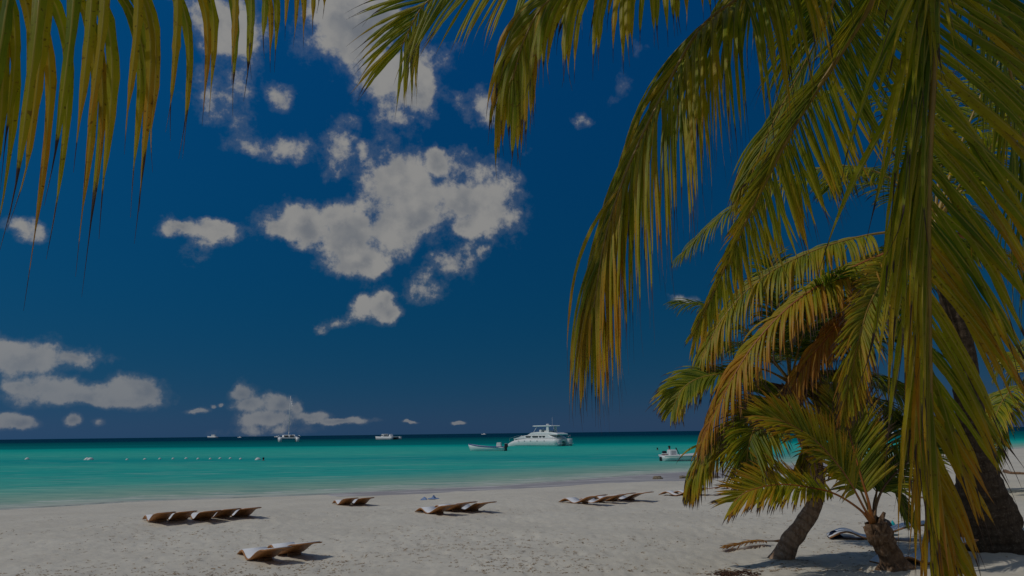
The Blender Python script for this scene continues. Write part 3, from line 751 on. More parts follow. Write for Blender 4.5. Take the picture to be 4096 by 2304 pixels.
# --- big palm on the right with yellow and orange old fronds
p = PALM_FEET['right']; D1 = float((p - CAM) @ _f)
right_palm = empty('coconut_palm', p - np.array([0, 0, .1]), 'tall dark trunked coconut palm at the right edge with orange and yellow dying fronds', 'palm tree', 'coconut palms on the beach')
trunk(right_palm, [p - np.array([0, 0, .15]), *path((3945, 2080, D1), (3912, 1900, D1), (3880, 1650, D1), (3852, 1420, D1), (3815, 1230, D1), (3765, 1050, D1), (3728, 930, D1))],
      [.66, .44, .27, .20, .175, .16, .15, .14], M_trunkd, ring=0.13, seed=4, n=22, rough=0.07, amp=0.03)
c1 = at(3728, 925, D1)
def f1(pts, **kw): return frond(right_palm, [c1, *path(*[(x, y, D1 + dz) for x, y, dz in pts])], indiv=True, **kw)
f1([(3600, 925, .1), (3450, 945, 0), (3250, 1005, -.2), (3050, 1110, -.3), (2900, 1260, -.4), (2800, 1440, -.5)], pairs=126, L=0.92, W=0.042, droop=3.0, ang=(60, 24), nh=(0, -.35, 1), age=0.42, age_tip=.12, t0=.22, r0=.03, nseg=9, seed=51, stalk=M_rach)
f1([(3560, 1005, -.3), (3400, 1075, -.7), (3190, 1200, -1.0), (3030, 1360, -1.1), (2920, 1530, -1.2), (2840, 1690, -1.2), (2808, 1770, -1.2)], pairs=136, L=0.86, W=0.042, droop=2.8, ang=(60, 22), nh=(0, -.35, 1), age=0.52, age_tip=.32, t0=.2, r0=.03, nseg=9, seed=52, stalk=M_racho)
f1([(3590, 1060, -.4), (3430, 1215, -.8), (3300, 1360, -1.1), (3200, 1490, -1.2), (3125, 1640, -1.3)], pairs=110, L=0.62, W=0.040, droop=2.2, ang=(40, 14), nh=(0, -.7, .7), age=0.80, age_tip=.15, t0=.3, r0=.026, nseg=8, seed=53, stalk=M_racho)
f1([(3590, 1040, -.6), (3490, 1190, -1.2), (3440, 1340, -1.6), (3405, 1500, -1.7), (3375, 1640, -1.7)], pairs=108, L=0.74, W=0.038, droop=0.55, ang=(44, 14), nh=(.1, -1, .3), age=0.36, age_tip=.25, t0=.3, r0=.026, nseg=8, seed=54)
f1([(3600, 740, .5), (3400, 665, .8), (3150, 710, .9), (2900, 850, .9), (2720, 1020, .9)], pairs=80, L=0.8, W=0.042, droop=2.0, ang=(60, 26), nh=(0, -.3, 1), age=0.26, t0=.22, r0=.03, nseg=8, seed=55)
f1([(3680, 620, .4), (3560, 420, .8), (3400, 360, 1.1), (3220, 420, 1.3), (3080, 600, 1.3)], pairs=80, L=0.85, W=0.042, droop=1.6, ang=(62, 26), nh=(0, -.3, 1), age=0.2, t0=.2, r0=.03, nseg=8, seed=56)
f1([(3780, 620, .4), (3900, 380, .8), (4080, 300, 1.0), (4280, 380, 1.0)], pairs=80, L=0.85, W=0.042, droop=1.4, nh=(0, -.3, 1), age=0.2, t0=.2, r0=.03, nseg=8, seed=57)
f1([(3850, 760, -.2), (4040, 680, -.5), (4240, 780, -.8), (4380, 1000, -1.)], pairs=80, L=0.9, W=0.042, droop=1.6, nh=(0, -.4, 1), age=0.25, t0=.2, r0=.03, nseg=8, seed=58)
f1([(3860, 950, 0), (4030, 1020, 0), (4160, 1180, 0), (4230, 1420, 0)], pairs=76, L=0.9, W=0.042, droop=2.2, nh=(0, -.4, 1), age=0.5, age_tip=.2, t0=.2, r0=.03, nseg=8, seed=59, stalk=M_racho)
f1([(3700, 520, .5), (3620, 220, 1.0), (3480, 70, 1.3), (3310, 90, 1.5), (3170, 260, 1.5)], pairs=80, L=0.85, W=0.042, droop=1.5, ang=(62, 26), nh=(0, -.3, 1), age=0.27, t0=.2, r0=.03, nseg=8, seed=61)
f1([(3850, 560, .2), (3990, 250, .3), (4120, 120, .4), (4260, 130, .5)], pairs=80, L=0.9, W=0.042, droop=1.5, nh=(0, -.3, 1), age=0.22, t0=.2, r0=.03, nseg=8, seed=62)
for k, (a_, e_, l_, b_) in enumerate(((0, 60, 4.0, 1.5), (40, 40, 4.0, 1.6), (80, 62, 3.8, 1.5), (150, 55, 3.6, 1.4), (20, 15, 3.6, 1.4), (-15, 5, 3.4, 1.2))):
    frond(right_palm, arc(c1, R(a_), R(e_), l_, b_), pairs=74, L=0.85, W=0.042, droop=1.3, age=0.18 + .03 * (k % 4), t0=0.2, r0=0.026, nseg=7, seed=70 + k)
stubs(right_palm, c1, 9, .2, .5, M_fibre, 4)

# --- palm with the bent trunk
p = PALM_FEET['curved']; D3 = float((p - CAM) @ _f)
bent_palm = empty('coconut_palm', p - np.array([0, 0, .1]), 'coconut palm with a bent tan trunk and dark green crown behind the young palm', 'palm tree', 'coconut palms on the beach')
trunk(bent_palm, [p - np.array([0, 0, .12]), *path((3150, 2187, D3), (3203, 2112, D3), (3252, 2032, D3 + .05), (3270, 1945, D3 + .1), (3260, 1870, D3 + .1), (3234, 1790, D3 + .15), (3204, 1710, D3 + .2), (3170, 1560, D3 + .25))],
      [.20, .145, .125, .118, .113, .11, .105, .105, .11], M_trunk, ring=0.11, seed=6, n=18, rough=0.05, amp=0.03)
c3 = at(3163, 1530, D3 + .25)
def f3(pts, **kw): return frond(bent_palm, [c3, *path(*[(x, y, D3 + dz) for x, y, dz in pts])], indiv=True, **kw)
f3([(3050, 1478, .1), (2930, 1492, -.1), (2810, 1508, -.2), (2730, 1555, -.3), (2688, 1640, -.3)], pairs=100, L=0.60, W=0.036, droop=1.1, ang=(56, 30), nh=(0, -.6, .8), age=0.24, age_tip=.1, t0=.25, r0=.022, nseg=8, seed=81)
f3([(3080, 1600, -.1), (2960, 1690, -.3), (2862, 1770, -.4), (2795, 1870, -.5), (2758, 1960, -.5)], pairs=100, L=0.62, W=0.036, droop=2.4, ang=(50, 14), nh=(0, -.6, .8), age=0.40, age_tip=.08, t0=.25, r0=.022, nseg=8, seed=82)
f3([(3105, 1590, -.3), (3040, 1672, -.7), (3002, 1755, -1.), (2988, 1830, -1.1), (2984, 1895, -1.1)], pairs=100, L=0.72, W=0.038, droop=0.7, ang=(66, 22), nh=(.1, -1, .3), age=0.24, age_tip=.06, t0=.22, r0=.022, nseg=8, seed=83)
f3([(3210, 1640, -.2), (3240, 1740, -.4), (3215, 1830, -.5), (3190, 1880, -.5)], pairs=50, L=0.5, W=0.034, droop=2.0, ang=(40, 18), nh=(.1, -1, .3), age=0.42, t0=.3, r0=.018, nseg=7, seed=84)
for k, (a_, e_, l_, b_) in enumerate(((-60, 62, 2.3, 1.2), (-20, 50, 2.2, 1.4), (25, 55, 2.3, 1.3), (70, 58, 2.3, 1.3), (110, 45, 2.2, 1.5), (160, 68, 2.0, 1.2), (0, 84, 2.1, .6), (80, 22, 2.2, 1.3), (45, 25, 2.2, 1.3), (130, 20, 2.0, 1.3), (95, 2, 1.9, 1.1))):
    frond(bent_palm, arc(c3, R(a_), R(e_), l_, b_), pairs=66, L=0.62, W=0.036, droop=1.1, age=0.03 + .03 * (k % 4), t0=0.2, r0=0.02, nseg=7, seed=90 + k)
stubs(bent_palm, c3 - np.array([0, 0, .1]), 8, .15, .4, M_fibre, 5)

# --- young palm in front
p = PALM_FEET['young']; D4 = float((p - CAM) @ _f)
young_palm = empty('coconut_palm', p - np.array([0, 0, .1]), 'short young coconut palm with orange leaf stalks fanning from a stumpy fibrous base', 'palm tree', 'coconut palms on the beach')
trunk(young_palm, [p - np.array([0, 0, .12]), *path((3572, 2238, D4), (3540, 2185, D4), (3515, 2135, D4), (3493, 2085, D4))], [.26, .17, .155, .15, .10], M_fibre, ring=0.17, seed=8, n=20, rough=0.22, amp=0.10)
c4 = at(3492, 2095, D4)
def f4(pts, **kw): return frond(young_palm, [c4, *path(*[(x, y, D4 + dz) for x, y, dz in pts])], indiv=True, **kw)
f4([(3435, 2035, -.1), (3345, 1978, -.2), (3250, 1952, -.3), (3120, 1938, -.4), (3000, 1962, -.5), (2935, 2005, -.5)], pairs=92, L=0.56, W=0.032, droop=0.25, ang=(62, 26), nh=(0, -.8, .6), age=0.44, age_tip=.12, t0=.36, r0=.02, nseg=8, seed=111, stalk=M_racho, lprof=[.25, .6, 1, 1, .85, .6])
f4([(3455, 2030, -.1), (3400, 1930, -.2), (3335, 1840, -.3), (3240, 1745, -.4), (3130, 1685, -.5), (3050, 1665, -.5)], pairs=92, L=0.74, W=0.037, droop=0.30, ang=(48, 18), nh=(.2, -.9, .5), age=0.44, age_tip=.1, t0=.25, r0=.02, nseg=8, seed=112, stalk=M_racho)
f4([(3475, 2010, 0), (3442, 1900, .1), (3410, 1780, .2), (3378, 1670, .3), (3340, 1580, .3)], pairs=112, L=0.84, W=0.042, droop=0.20, ang=(52, 16), nh=(.05, -1, .1), age=0.36, age_tip=.1, t0=.24, r0=.022, nseg=8, seed=113, stalk=M_racho)
f4([(3465, 2015, .1), (3405, 1880, .3), (3330, 1735, .5), (3275, 1630, .6), (3240, 1560, .6)], pairs=84, L=0.66, W=0.038, droop=0.2, ang=(34, 12), nh=(.6, -.7, .3), age=0.36, t0=.3, r0=.02, nseg=8, seed=114)
f4([(3505, 2020, .1), (3535, 1950, .2), (3595, 1880, .4), (3680, 1812, .6), (3760, 1768, .7)], pairs=84, L=0.58, W=0.034, droop=0.7, ang=(52, 20), nh=(-.2, -.75, .6), age=0.22, t0=.25, r0=.02, nseg=8, seed=115, stalk=M_rachb)
f4([(3498, 2000, .2), (3530, 1930, .4), (3575, 1945, .5), (3612, 2015, .5), (3632, 2075, .5)], pairs=46, L=0.38, W=0.03, droop=0.9, ang=(44, 16), nh=(.1, -1, .3), age=0.06, age_tip=.1, t0=.35, r0=.016, nseg=7, seed=116, stalk=M_rachb)
f4([(3505, 1980, .3), (3520, 1850, .6), (3545, 1740, .8), (3590, 1680, .9)], pairs=52, L=0.5, W=0.032, droop=0.5, ang=(48, 18), nh=(0, -.9, .3), age=0.08, t0=.3, r0=.018, nseg=7, seed=117)
stubs(young_palm, at(3497, 2110, D4), 7, .12, .30, M_fibre, 6, el=(.7, 1.3))

# --- palms further along the beach at the right
for k, (px, py, d_, gx, gy, lab) in enumerate(((4150, 1545, 21., 4190, 1835, 'light green coconut palm far along the beach behind the dark trunk'),
                                               (4330, 1330, 26., 4400, 1820, 'more distant coconut palm whose fronds reach in at the right edge'))):
    fp = ground_at(gx, gy); cr = at(px, py, d_)
    fp = np.array([at(gx, gy, d_)[0], at(gx, gy, d_)[1], 0]); fp[2] = gz(fp[0], fp[1]) - .1
    t_ = empty('coconut_palm', fp, lab, 'palm tree', 'coconut palms on the beach')
    trunk(t_, [fp, fp + (cr - fp) * .4 + np.array([.2, 0, 0]), cr], [.28, .17, .14], M_trunk, seed=30 + k)
    for j in range(14):
        a_ = j * 2.399 + k; e_ = R(-12 + 70 * ((j * 0.618) % 1))
        frond(t_, arc(cr, a_, e_, 3.6, 1.7), pairs=56, L=0.85, W=0.055, droop=1.2, age=0.28 + .05 * (j % 3), t0=0.2, r0=0.03, nseg=6, seed=130 + 20 * k + j, indiv=(j < 3))

# ---------------------------------------------------------------- loungers
PROF = [(0, .012), (.10, .07), (.20, .125), (.30, .15), (.40, .13), (.50, .08), (.60, .035), (.69, .02), (.78, .035), (.90, .08), (1.05, .155), (1.20, .23), (1.35, .285), (1.50, .315), (1.65, .335), (1.78, .36)]
PC = catmull([(x - .69, 0, z) for x, z in PROF], 34)
def ribbon(y0, y1, lift_, th, x0=0, x1=1, droop_edge=0.0):
    n = len(PC); T = nrm(np.gradient(PC, axis=0)); N_ = np.stack([-T[:, 2], 0 * T[:, 0], T[:, 0]], 1)
    i0, i1 = int(x0 * (n - 1)), int(x1 * (n - 1)); rings = []
    for i in range(i0, i1 + 1):
        a = PC[i] + N_[i] * lift_; b = PC[i] + N_[i] * (lift_ - th)
        rings.append([(a[0], y0, a[2]), (a[0], y1, a[2]), (b[0], y1, b[2]), (b[0], y0, b[2])])
    return MB().loft(rings)
LW = 0.43
lounger_meshes = None
def lounger(px, py, head, label, group, sc=1.0, mat_body=None):
    global lounger_meshes
    q = ground_at(px, py); h = Vector((*head, 0)).normalized(); w = Vector((-h.y, h.x, 0))
    if w.y < 0: pass
    rz = math.atan2(h.y, h.x)
    # sighted point is the near left edge of the seat; the lounger lies to its right
    c = Vector(q) + w * (LW / 2 * sc)
    c.z = gz(c.x, c.y) + 0.012
    e = empty('sun_lounger', c, label, 'sun lounger', group, rz)
    e.scale = (sc * .9, sc, sc * .78)
    if lounger_meshes is None:
        b_ = ribbon(-LW / 2, LW / 2, 0.0, .022).build('wicker_shell', M_wicker, e, True)
        s_ = ribbon(-LW / 2 + .012, LW / 2 - .012, .016, .013, .02, .985).build('white_sheet', M_mat, e, True)
        r1 = MB()
        for sy in (-1, 1):
            pts = [(PC[i][0], sy * (LW / 2 - .004), PC[i][2] - .012) for i in range(0, len(PC), 2)]
            r1.tube(pts, .014, 6)
        f_ = r1.build('edge_rail', M_wicker, e, True)
        k_ = MB().box((.30, 0, .02), (.04, LW - .2, .06)).build('back_prop', M_drift, e)
        lounger_meshes = [(o.name.split('.')[0], o.data) for o in (b_, s_, f_, k_)]
    else:
        for nm, me in lounger_meshes: link(nm, me, None, e)
    return e
ORD = ['first', 'second', 'third', 'fourth', 'fifth']
ROWS = [
 ('pair nearest the camera', [(988, 2239), (1106, 2224)], (.60, -.80)),
 ('left row of five', [(590, 2090), (674, 2083), (770, 2078), (848, 2073), (928, 2068)], (.62, -.78)),
 ('pair closest to the water', [(1349, 2021), (1411, 2020)], (.50, -.87)),
 ('middle row of three', [(1708, 2056), (1775, 2047), (1850, 2044)], (.62, -.78)),
 ('row of four below the yacht', [(2294, 2014), (2362, 2011), (2414, 2006), (2484, 2002)], (.66, -.75)),
 ('pair behind the drooping frond tip', [(2700, 1985), (2748, 1981)], (.76, -.65)),
]
for nm, pp, hd in ROWS:
    for i, (px, py) in enumerate(pp):
        lounger(px, py, hd, 'wicker sun lounger, %s from left in the %s' % (ORD[i], nm), 'sun loungers in rows on the beach')
lounger(2925, 1957, (.80, -.6), 'brown wicker sun lounger at the wet sand left of the bent trunk', 'sun loungers in rows on the beach')
lg = lounger(3480, 2160, (.95, -.31), 'sun lounger with white sheet in the shade behind the young palm base', 'sun loungers in rows on the beach', 1.06)
lg2 = lounger(3715, 2262, (.96, .28), 'shaded dark lounger behind the hanging frond tip, near the big trunk', 'sun loungers in rows on the beach', 1.0)

def draped(name, px, py, lift_, mat, label, cat, sx=.2, sy=.15, h=.12, seed=1):
    q = ground_at(px, py); rng = random.Random(seed)
    n, m_ = 14, 7; vs = []; fs = []
    for i in range(m_ + 1):
        t = i / m_
        for k in range(n):
            a = 2 * math.pi * k / n
            rr = (1 - t) ** .5 if t < 1 else 0.02
            w = 1 + .22 * math.sin(3 * a + seed) + .12 * math.sin(5 * a + 2 * seed + t * 3)
            vs.append((rr * sx * w * math.cos(a), rr * sy * w * math.sin(a), h * t * (1 + .25 * math.sin(2 * a + seed))))
    for i in range(m_):
        for k in range(n): fs.append((i * n + k, i * n + (k + 1) % n, (i + 1) * n + (k + 1) % n, (i + 1) * n + k))
    fs.append(tuple(range(m_ * n, (m_ + 1) * n))); fs.append(tuple(range(n - 1, -1, -1)))
    o = MB().add(vs, fs).build(name, mat, None, True)
    o.location = Vector(q) + Vector((0, 0, lift_)); return tag(o, label, cat)
draped('towel', 3338, 2156, .03, M_navy, 'crumpled navy blue towel at the foot of the shaded lounger', 'towel', .13, .10, .10, 2)
draped('beach_bag', 3545, 2140, .06, M_black, 'black beach bag on the shaded lounger behind the young palm', 'bag', .17, .12, .20, 3)
draped('towel', 3576, 2138, .06, M_teal, 'teal towel hanging from the black bag on the shaded lounger', 'towel', .09, .07, .17, 5)
draped('sun_hat', 1697, 2000, 0, M_blue_cloth, 'left one of two small blue hats on the sand by the wash', 'hat', .13, .11, .10, 4)
h2 = draped('sun_hat', 1734, 1997, 0, M_blue_cloth, 'right one of two small blue hats on the sand, wide brimmed', 'hat', .10, .09, .12, 6)
MB().tube([(0, 0, .02), (0, 0, .035)], [.22, .20], 14).build('brim', M_blue_cloth, h2, True)

# ---------------------------------------------------------------- driftwood, rocks, seaweed
def stick(pts, rad, label, seed):
    P = [ground_at(*q) for q in pts]; rng = np.random.default_rng(seed)
    C = catmull([p + np.array([0, 0, .03]) for p in P], 10) + rng.normal(0, .012, (10, 3))
    o = MB().tube(C, list(np.linspace(rad, rad * .4, 10)), 7).build('driftwood', M_drift, None, True)
    return tag(o, label, 'driftwood', 'sticks on the sand')
stick([(4022, 1890), (4050, 1896), (4130, 1898)], .11, 'brown piece of driftwood on the sand at the right edge', 1)
stick([(3655, 1993), (3690, 1994), (3765, 1999)], .04, 'thin dry stick on the sand behind the hanging frond', 2)
rock_px = [(2630, 1916, .16, 'small brown rock in the wash, leftmost of the shoreline rocks'), (2732, 1913, .13, 'small brown rock in the wash, second from left'),
           (2786, 1911, .15, 'flat brown rock in the wash just right of the frond tip'), (2862, 1911, .14, 'small brown rock in the wash, rightmost of the shoreline rocks')]
for k, (px, py, r_, lab) in enumerate(rock_px):
    q = ground_at(px, py); bm = bmesh.new(); bmesh.ops.create_icosphere(bm, subdivisions=3, radius=1)
    for v in bm.verts:
        d = .75 + .5 * float(vnoise(np.array([v.co.x * 1.7 + 3 * k]), np.array([v.co.y * 1.7 + v.co.z * 2.3]), k)[0])
        v.co = Vector((v.co.x * r_ * 1.6, v.co.y * r_, v.co.z * r_ * .8)) * d
    me = bpy.data.meshes.new('rock'); bm.to_mesh(me); bm.free(); me.polygons.foreach_set('use_smooth', [True] * len(me.polygons))
    o = link('rock', me, M_rock); o.location = Vector(q) + Vector((0, 0, .03)); tag(o, lab, 'rock', 'rocks at the waterline')

def weed_mesh(spots, rng, size, nb=(2, 5)):
    V = []; Q = []
    for x, y in spots:
        z = gz(x, y)
        for b in range(rng.integers(*nb)):
            a = rng.random() * 6.28; l = size * rng.uniform(.5, 1.6); w = size * rng.uniform(.10, .22)
            p = np.array([x + rng.normal(0, size * .5), y + rng.normal(0, size * .5), z + .004]); d = np.array([math.cos(a), math.sin(a), rng.uniform(.0, .22)])
            k0 = len(V)
            for i in range(4):
                s_ = np.array([-d[1], d[0], rng.uniform(-.4, .6)]); ww = w * (1 - .25 * i)
                V += [p - s_ * ww, p + s_ * ww]
                p = p + d * (l / 3); d = d + np.array([rng.normal(0, .35), rng.normal(0, .35), rng.normal(-.35, .2)])
            for i in range(3): Q.append((k0 + 2 * i, k0 + 2 * i + 1, k0 + 2 * i + 3, k0 + 2 * i + 2))
    return V, Q
rng = np.random.default_rng(5)
spots = []
while len(spots) < 2600:
    px, py = rng.uniform(-100, 4200), 2304 - (rng.random() ** 1.25) * 300 + 30
    q = on_z(px, py, .45); 
    s_ = float(shore_dist(np.array([q[0]]), np.array([q[1]]))[0])
    if s_ < 6 or q[1] > 34: continue
    dn = float(vnoise(np.array([q[0] * .7]), np.array([q[1] * .7]), 21)[0])
    if rng.random() < (dn - .25) * 1.6: spots.append((q[0], q[1]))
V, Q = weed_mesh(spots, rng, .040)
tag(link('seaweed_litter', from_np('seaweed_litter', V, Q, False), M_weed), 'scattered flecks of dried brown seaweed over the white sand', 'seaweed', kind='stuff')
q0 = ground_at(2925, 2292)
sp = [(q0[0] + rng.normal(0, .15), q0[1] + rng.normal(0, .10)) for _ in range(70)]
V, Q = weed_mesh(sp, rng, .075, (3, 6))
tag(link('seaweed_clump', from_np('seaweed_clump', V, Q, False), M_weedd), 'dark clump of washed up seaweed on the sand left of the bent palm', 'seaweed')
# a fallen dry frond on the sand
fq = [ground_at(3120, 2176), ground_at(3020, 2186), ground_at(2900, 2200)]
fall = empty('fallen_frond', fq[0], 'fallen dry brown palm frond lying on the sand left of the bent trunk', 'palm frond')
frond(fall, [q + np.array([0, 0, .05 + .03 * (i == 1)]) for i, q in enumerate(fq)], pairs=30, L=.28, W=.03, droop=.5, age=1.05, t0=.25, r0=.018, nseg=6, seed=140, indiv=True, stalk=M_rachb, ang=(40, 15))

# ---------------------------------------------------------------- boats
def hull_mb(L, B, H, bow_rise=0.3, draft=0.25, n=12, stern=0.85, flare=0.75, bow_pow=0.55, stem=0.0):
    """lofted hull, x forward (bow at +L/2), closed at deck level"""
    rings = []
    for i in range(n + 1):
        t = i / n; x = -L / 2 + L * t
        b = B / 2 * (stern + (1 - stern) * min(1, t / .35)) * (1.0 if t < .5 else max(.02, (1 - ((t - .5) / .5) ** 2.2)) ** bow_pow)
        h = H + bow_rise * max(0, (t - .25) / .75) ** 2
        k = -draft * (1 if t < .7 else 1 - ((t - .7) / .3) ** 2)
        xo = stem * t ** 3
        rings.append([(x + xo, b, h), (x + xo * .6, b * .97, h * .55), (x, b * flare, .02), (x, b * .25, k), (x, -b * .25, k), (x, -b * flare, .02), (x + xo * .6, -b * .97, h * .55), (x + xo, -b, h)])
    return MB().loft(rings)
def boat_at(name, px, py, heading, label, cat='boat', group='boats on the water'):
    q = on_z(px, py, 0.0); return empty(name, q, label, cat, group, heading)

# motor yacht (power catamaran), bow to the left
y = boat_at('motor_yacht', 2150, 1784, math.pi - R(36), 'large white twin hulled motor yacht with flybridge, tinted windows and open stern', 'yacht')
y.scale = (.94, .94, .77)
for sy in (-1, 1):
    mb = MB(); rings = []
    for i in range(15):
        t = i / 14; x = -6.6 + 13.0 * t
        top = 1.75 if t < .55 else 1.75 * (1 - ((t - .55) / .45) ** 2.6 * .86)
        b = .95 * (1 if t < .55 else max(.06, 1 - ((t - .55) / .45) ** 2.0))
        yo = sy * 1.95
        rings.append([(x, yo + b, top), (x, yo + b * 1.03, top * .6), (x, yo + b * .85, .02), (x, yo, -.4), (x, yo - b * .85, .02), (x, yo - b * 1.03, top * .6), (x, yo - b, top)])
    hull = mb.loft(rings).build('hull', M_gel, y, True)
    MB().loft([[(-6.6 + 10.6 * t, sy * 1.95 + sy * (.97 if t < .8 else .97 - (t - .8) * 1.3), .30 + .10 * t + dz) for dz in (0, .05)] + [(-6.6 + 10.6 * t, sy * 1.95 + sy * (1.0 if t < .8 else 1.0 - (t - .8) * 1.3), .30 + .10 * t + dz) for dz in (.05, 0)] for t in np.linspace(0, 1, 8)]).build('spray_rail', M_gel2, hull)
    if sy > 0:
        for x in (-3.6, -1.9, -.3, 1.2, 2.7):
            MB().ball((x, sy * 2.94, 1.28), (.16, .05, .07), 10, 6).build('porthole', M_glass, hull, True)
MB().box((-.8, 0, 1.42), (11.0, 3.4, .55)).build('bridge_deck', M_gel2, y, bevel=.08)
MB().prism([(-5.9, 1.76), (4.6, 1.76), (2.6, 2.35), (1.4, 2.62), (-4.2, 2.62), (-5.0, 2.3)], -2.35, 2.35).build('cabin', M_gel, y, bevel=.12)
for x0, x1, z0 in ((-3.35, -2.75, .0), (-2.55, -1.95, .0), (-1.7, -.3, .0), (.1, 1.3, .0)):
    MB().prism([(x0, 2.08), (x1 - .15, 2.08), (x1, 2.45), (x0 - .12, 2.45)], -2.39, -2.33).build('window', M_glass, y)
    MB().prism([(x0, 2.08), (x1 - .15, 2.08), (x1, 2.45), (x0 - .12, 2.45)], 2.33, 2.39).build('window', M_glass, y)
MB().prism([(1.55, 2.60), (2.55, 2.36), (3.7, 2.05), (3.62, 2.02), (2.45, 2.30), (1.5, 2.5)], -1.8, 1.8).build('windscreen', M_glass, y)
MB().prism([(-6.2, 2.62), (1.3, 2.62), (.2, 3.25), (-1.2, 3.42), (-4.6, 3.30), (-6.2, 2.95)], -2.0, 2.0).build('flybridge', M_gel, y, bevel=.15)
MB().prism([(-4.3, 4.72), (-.2, 4.72), (.1, 4.86), (-.3, 4.98), (-4.3, 4.98), (-4.6, 4.85)], -1.7, 1.7).build('hardtop', M_gel, y, bevel=.06)
for sy in (-1, 1):
    MB().prism([(-3.9, 2.9), (-3.1, 2.9), (-3.3, 4.74), (-3.75, 4.74)], sy * 1.5 - .07, sy * 1.5 + .07).build('hardtop_support', M_gel, y)
    MB().tube([(.0, sy * 1.45, 3.2), (-.9, sy * 1.4, 4.74)], .05, 8).build('hardtop_support', M_alu, y, True)
    MB().tube([(-6.3, sy * 2.6, 1.76), (-6.3, sy * 2.6, 2.5), (-5.6, sy * 2.6, 2.6), (-5.2, sy * 2.6, 1.76)], .03, 6).tube([(-6.3, sy * 2.6, 2.15), (-5.4, sy * 2.6, 2.2)], .025, 6).build('stern_rail', M_steel, y, True)
    MB().tube([(5.6, sy * 2.0, 1.2), (5.5, sy * 2.1, 1.95), (3.2, sy * 2.6, 2.5), (1.6, sy * 2.75, 2.5), (1.6, sy * 2.75, 1.76)], .028, 6).build('bow_rail', M_steel, y, True)
MB().tube([(-2.6, 0, 4.95), (-2.6, 0, 5.1)], .10, 10).ball((-2.6, 0, 5.2), (.34, .34, .16), 12, 7).build('radar_dome', M_gel, y, True)
MB().tube([(-3.3, -.6, 4.95), (-3.35, -.6, 7.0)], [.03, .012], 6).build('antenna', M_alu, y, True)
MB().box((-1.6, .0, 3.65), (.5, 2.6, .6)).box((-2.8, 0, 3.5), (.8, 2.2, .45)).build('seat', M_gel2, y, bevel=.08)
MB().box((-6.75, 1.95, .55), (.5, 1.6, .12)).box((-6.75, -1.95, .55), (.5, 1.6, .12)).build('swim_step', M_gel2, y, bevel=.03)

# open skiff with two black outboards in front of the yacht
sk = boat_at('skiff', 1950, 1804, math.pi - R(8), 'white open skiff with blue gunwale stripe and twin black outboards beside the yacht')
hull_mb(5.0, 1.7, .62, .42, .15, stem=.35, flare=.8).build('hull', M_gel, sk, True)
for sy in (-1, 1):
    MB().tube([(-2.5 + 5.3 * t, sy * (.86 if t < .5 else .86 * max(.05, (1 - ((t - .5) / .5) ** 2.2)) ** .55), .60 + .42 * max(0, (t - .25) / .75) ** 2) for t in np.linspace(0, 1, 12)], .045, 6).build('gunwale_stripe', M_blue, sk, True)
    ob = MB().box((-2.75, sy * .35, .75), (.42, .42, .55), taper=.8).box((-2.72, sy * .35, .2), (.2, .18, .8)).build('outboard_motor', M_black, sk, bevel=.05)
    MB().box((-2.75, sy * .35, 1.04), (.3, .3, .05)).build('cowl_stripe', M_grey, ob)
MB().box((-1.7, 0, .85), (.7, .9, .65), taper=.85).build('console', M_gel2, sk, bevel=.06)
for x in (-.4, .9): MB().box((x, 0, .58), (.3, 1.5, .06)).build('thwart', M_gel2, sk)
for x in (-2.1, 1.6): MB().tube([(x, -.93, .62), (x, -.95, .1)], [.07, .09], 8).build('fender', M_float, sk, True)

# motor boat with a driver in front of the palms
mbt = boat_at('motor_boat', 2790, 1842, R(4), 'white motor boat with centre console, driver in red and raised bow near the shore')
hull_mb(6.2, 1.9, .46, 1.0, .2, stem=.5, flare=.78).build('hull', M_gel, mbt, True)
for sy in (-1, 1):
    MB().tube([(-3.1 + 6.65 * t, sy * (.97 if t < .5 else .97 * max(.05, (1 - ((t - .5) / .5) ** 2.2)) ** .55), .44 + 1.0 * max(0, (t - .25) / .75) ** 2) for t in np.linspace(0, 1, 12)], .07, 6).build('rubbing_strake', M_gel2, mbt, True)
ob = MB().box((-2.85, 0, .66), (.38, .4, .36), taper=.82).box((-3.2, 0, .1), (.2, .18, .5)).build('outboard_motor', M_black, mbt, bevel=.05)
MB().box((-2.85, 0, .60), (.385, .405, .07)).build('cowl_stripe', M_gel, ob)
MB().box((-2.85, 0, .51), (.39, .41, .05)).build('cowl_stripe', M_orange, ob)
cs = MB().prism([(-2.55, .42), (-1.8, .42), (-1.88, .93), (-2.48, .93)], -.4, .4).build('console', M_gel, mbt, bevel=.04)
MB().prism([(-2.38, .5), (-1.95, .5), (-1.98, .86), (-2.34, .86)], -.415, -.39).build('side_panel', M_grey, cs)
MB().tube([(-1.9, -.36, .92), (-1.95, -.36, 1.08), (-1.8, 0, 1.09), (-1.66, -.36, .5)], .03, 6).build('grab_rail', M_black, cs, True)
MB().box((-.75, -.99, .30), (.18, .03, .42), ry=.1).build('blue_fender', M_blue_cloth, mbt)
MB().tube([(.0, -1.0, .55), (.05, -1.02, -.05)], .02, 6).build('rope', M_drift, mbt, True)

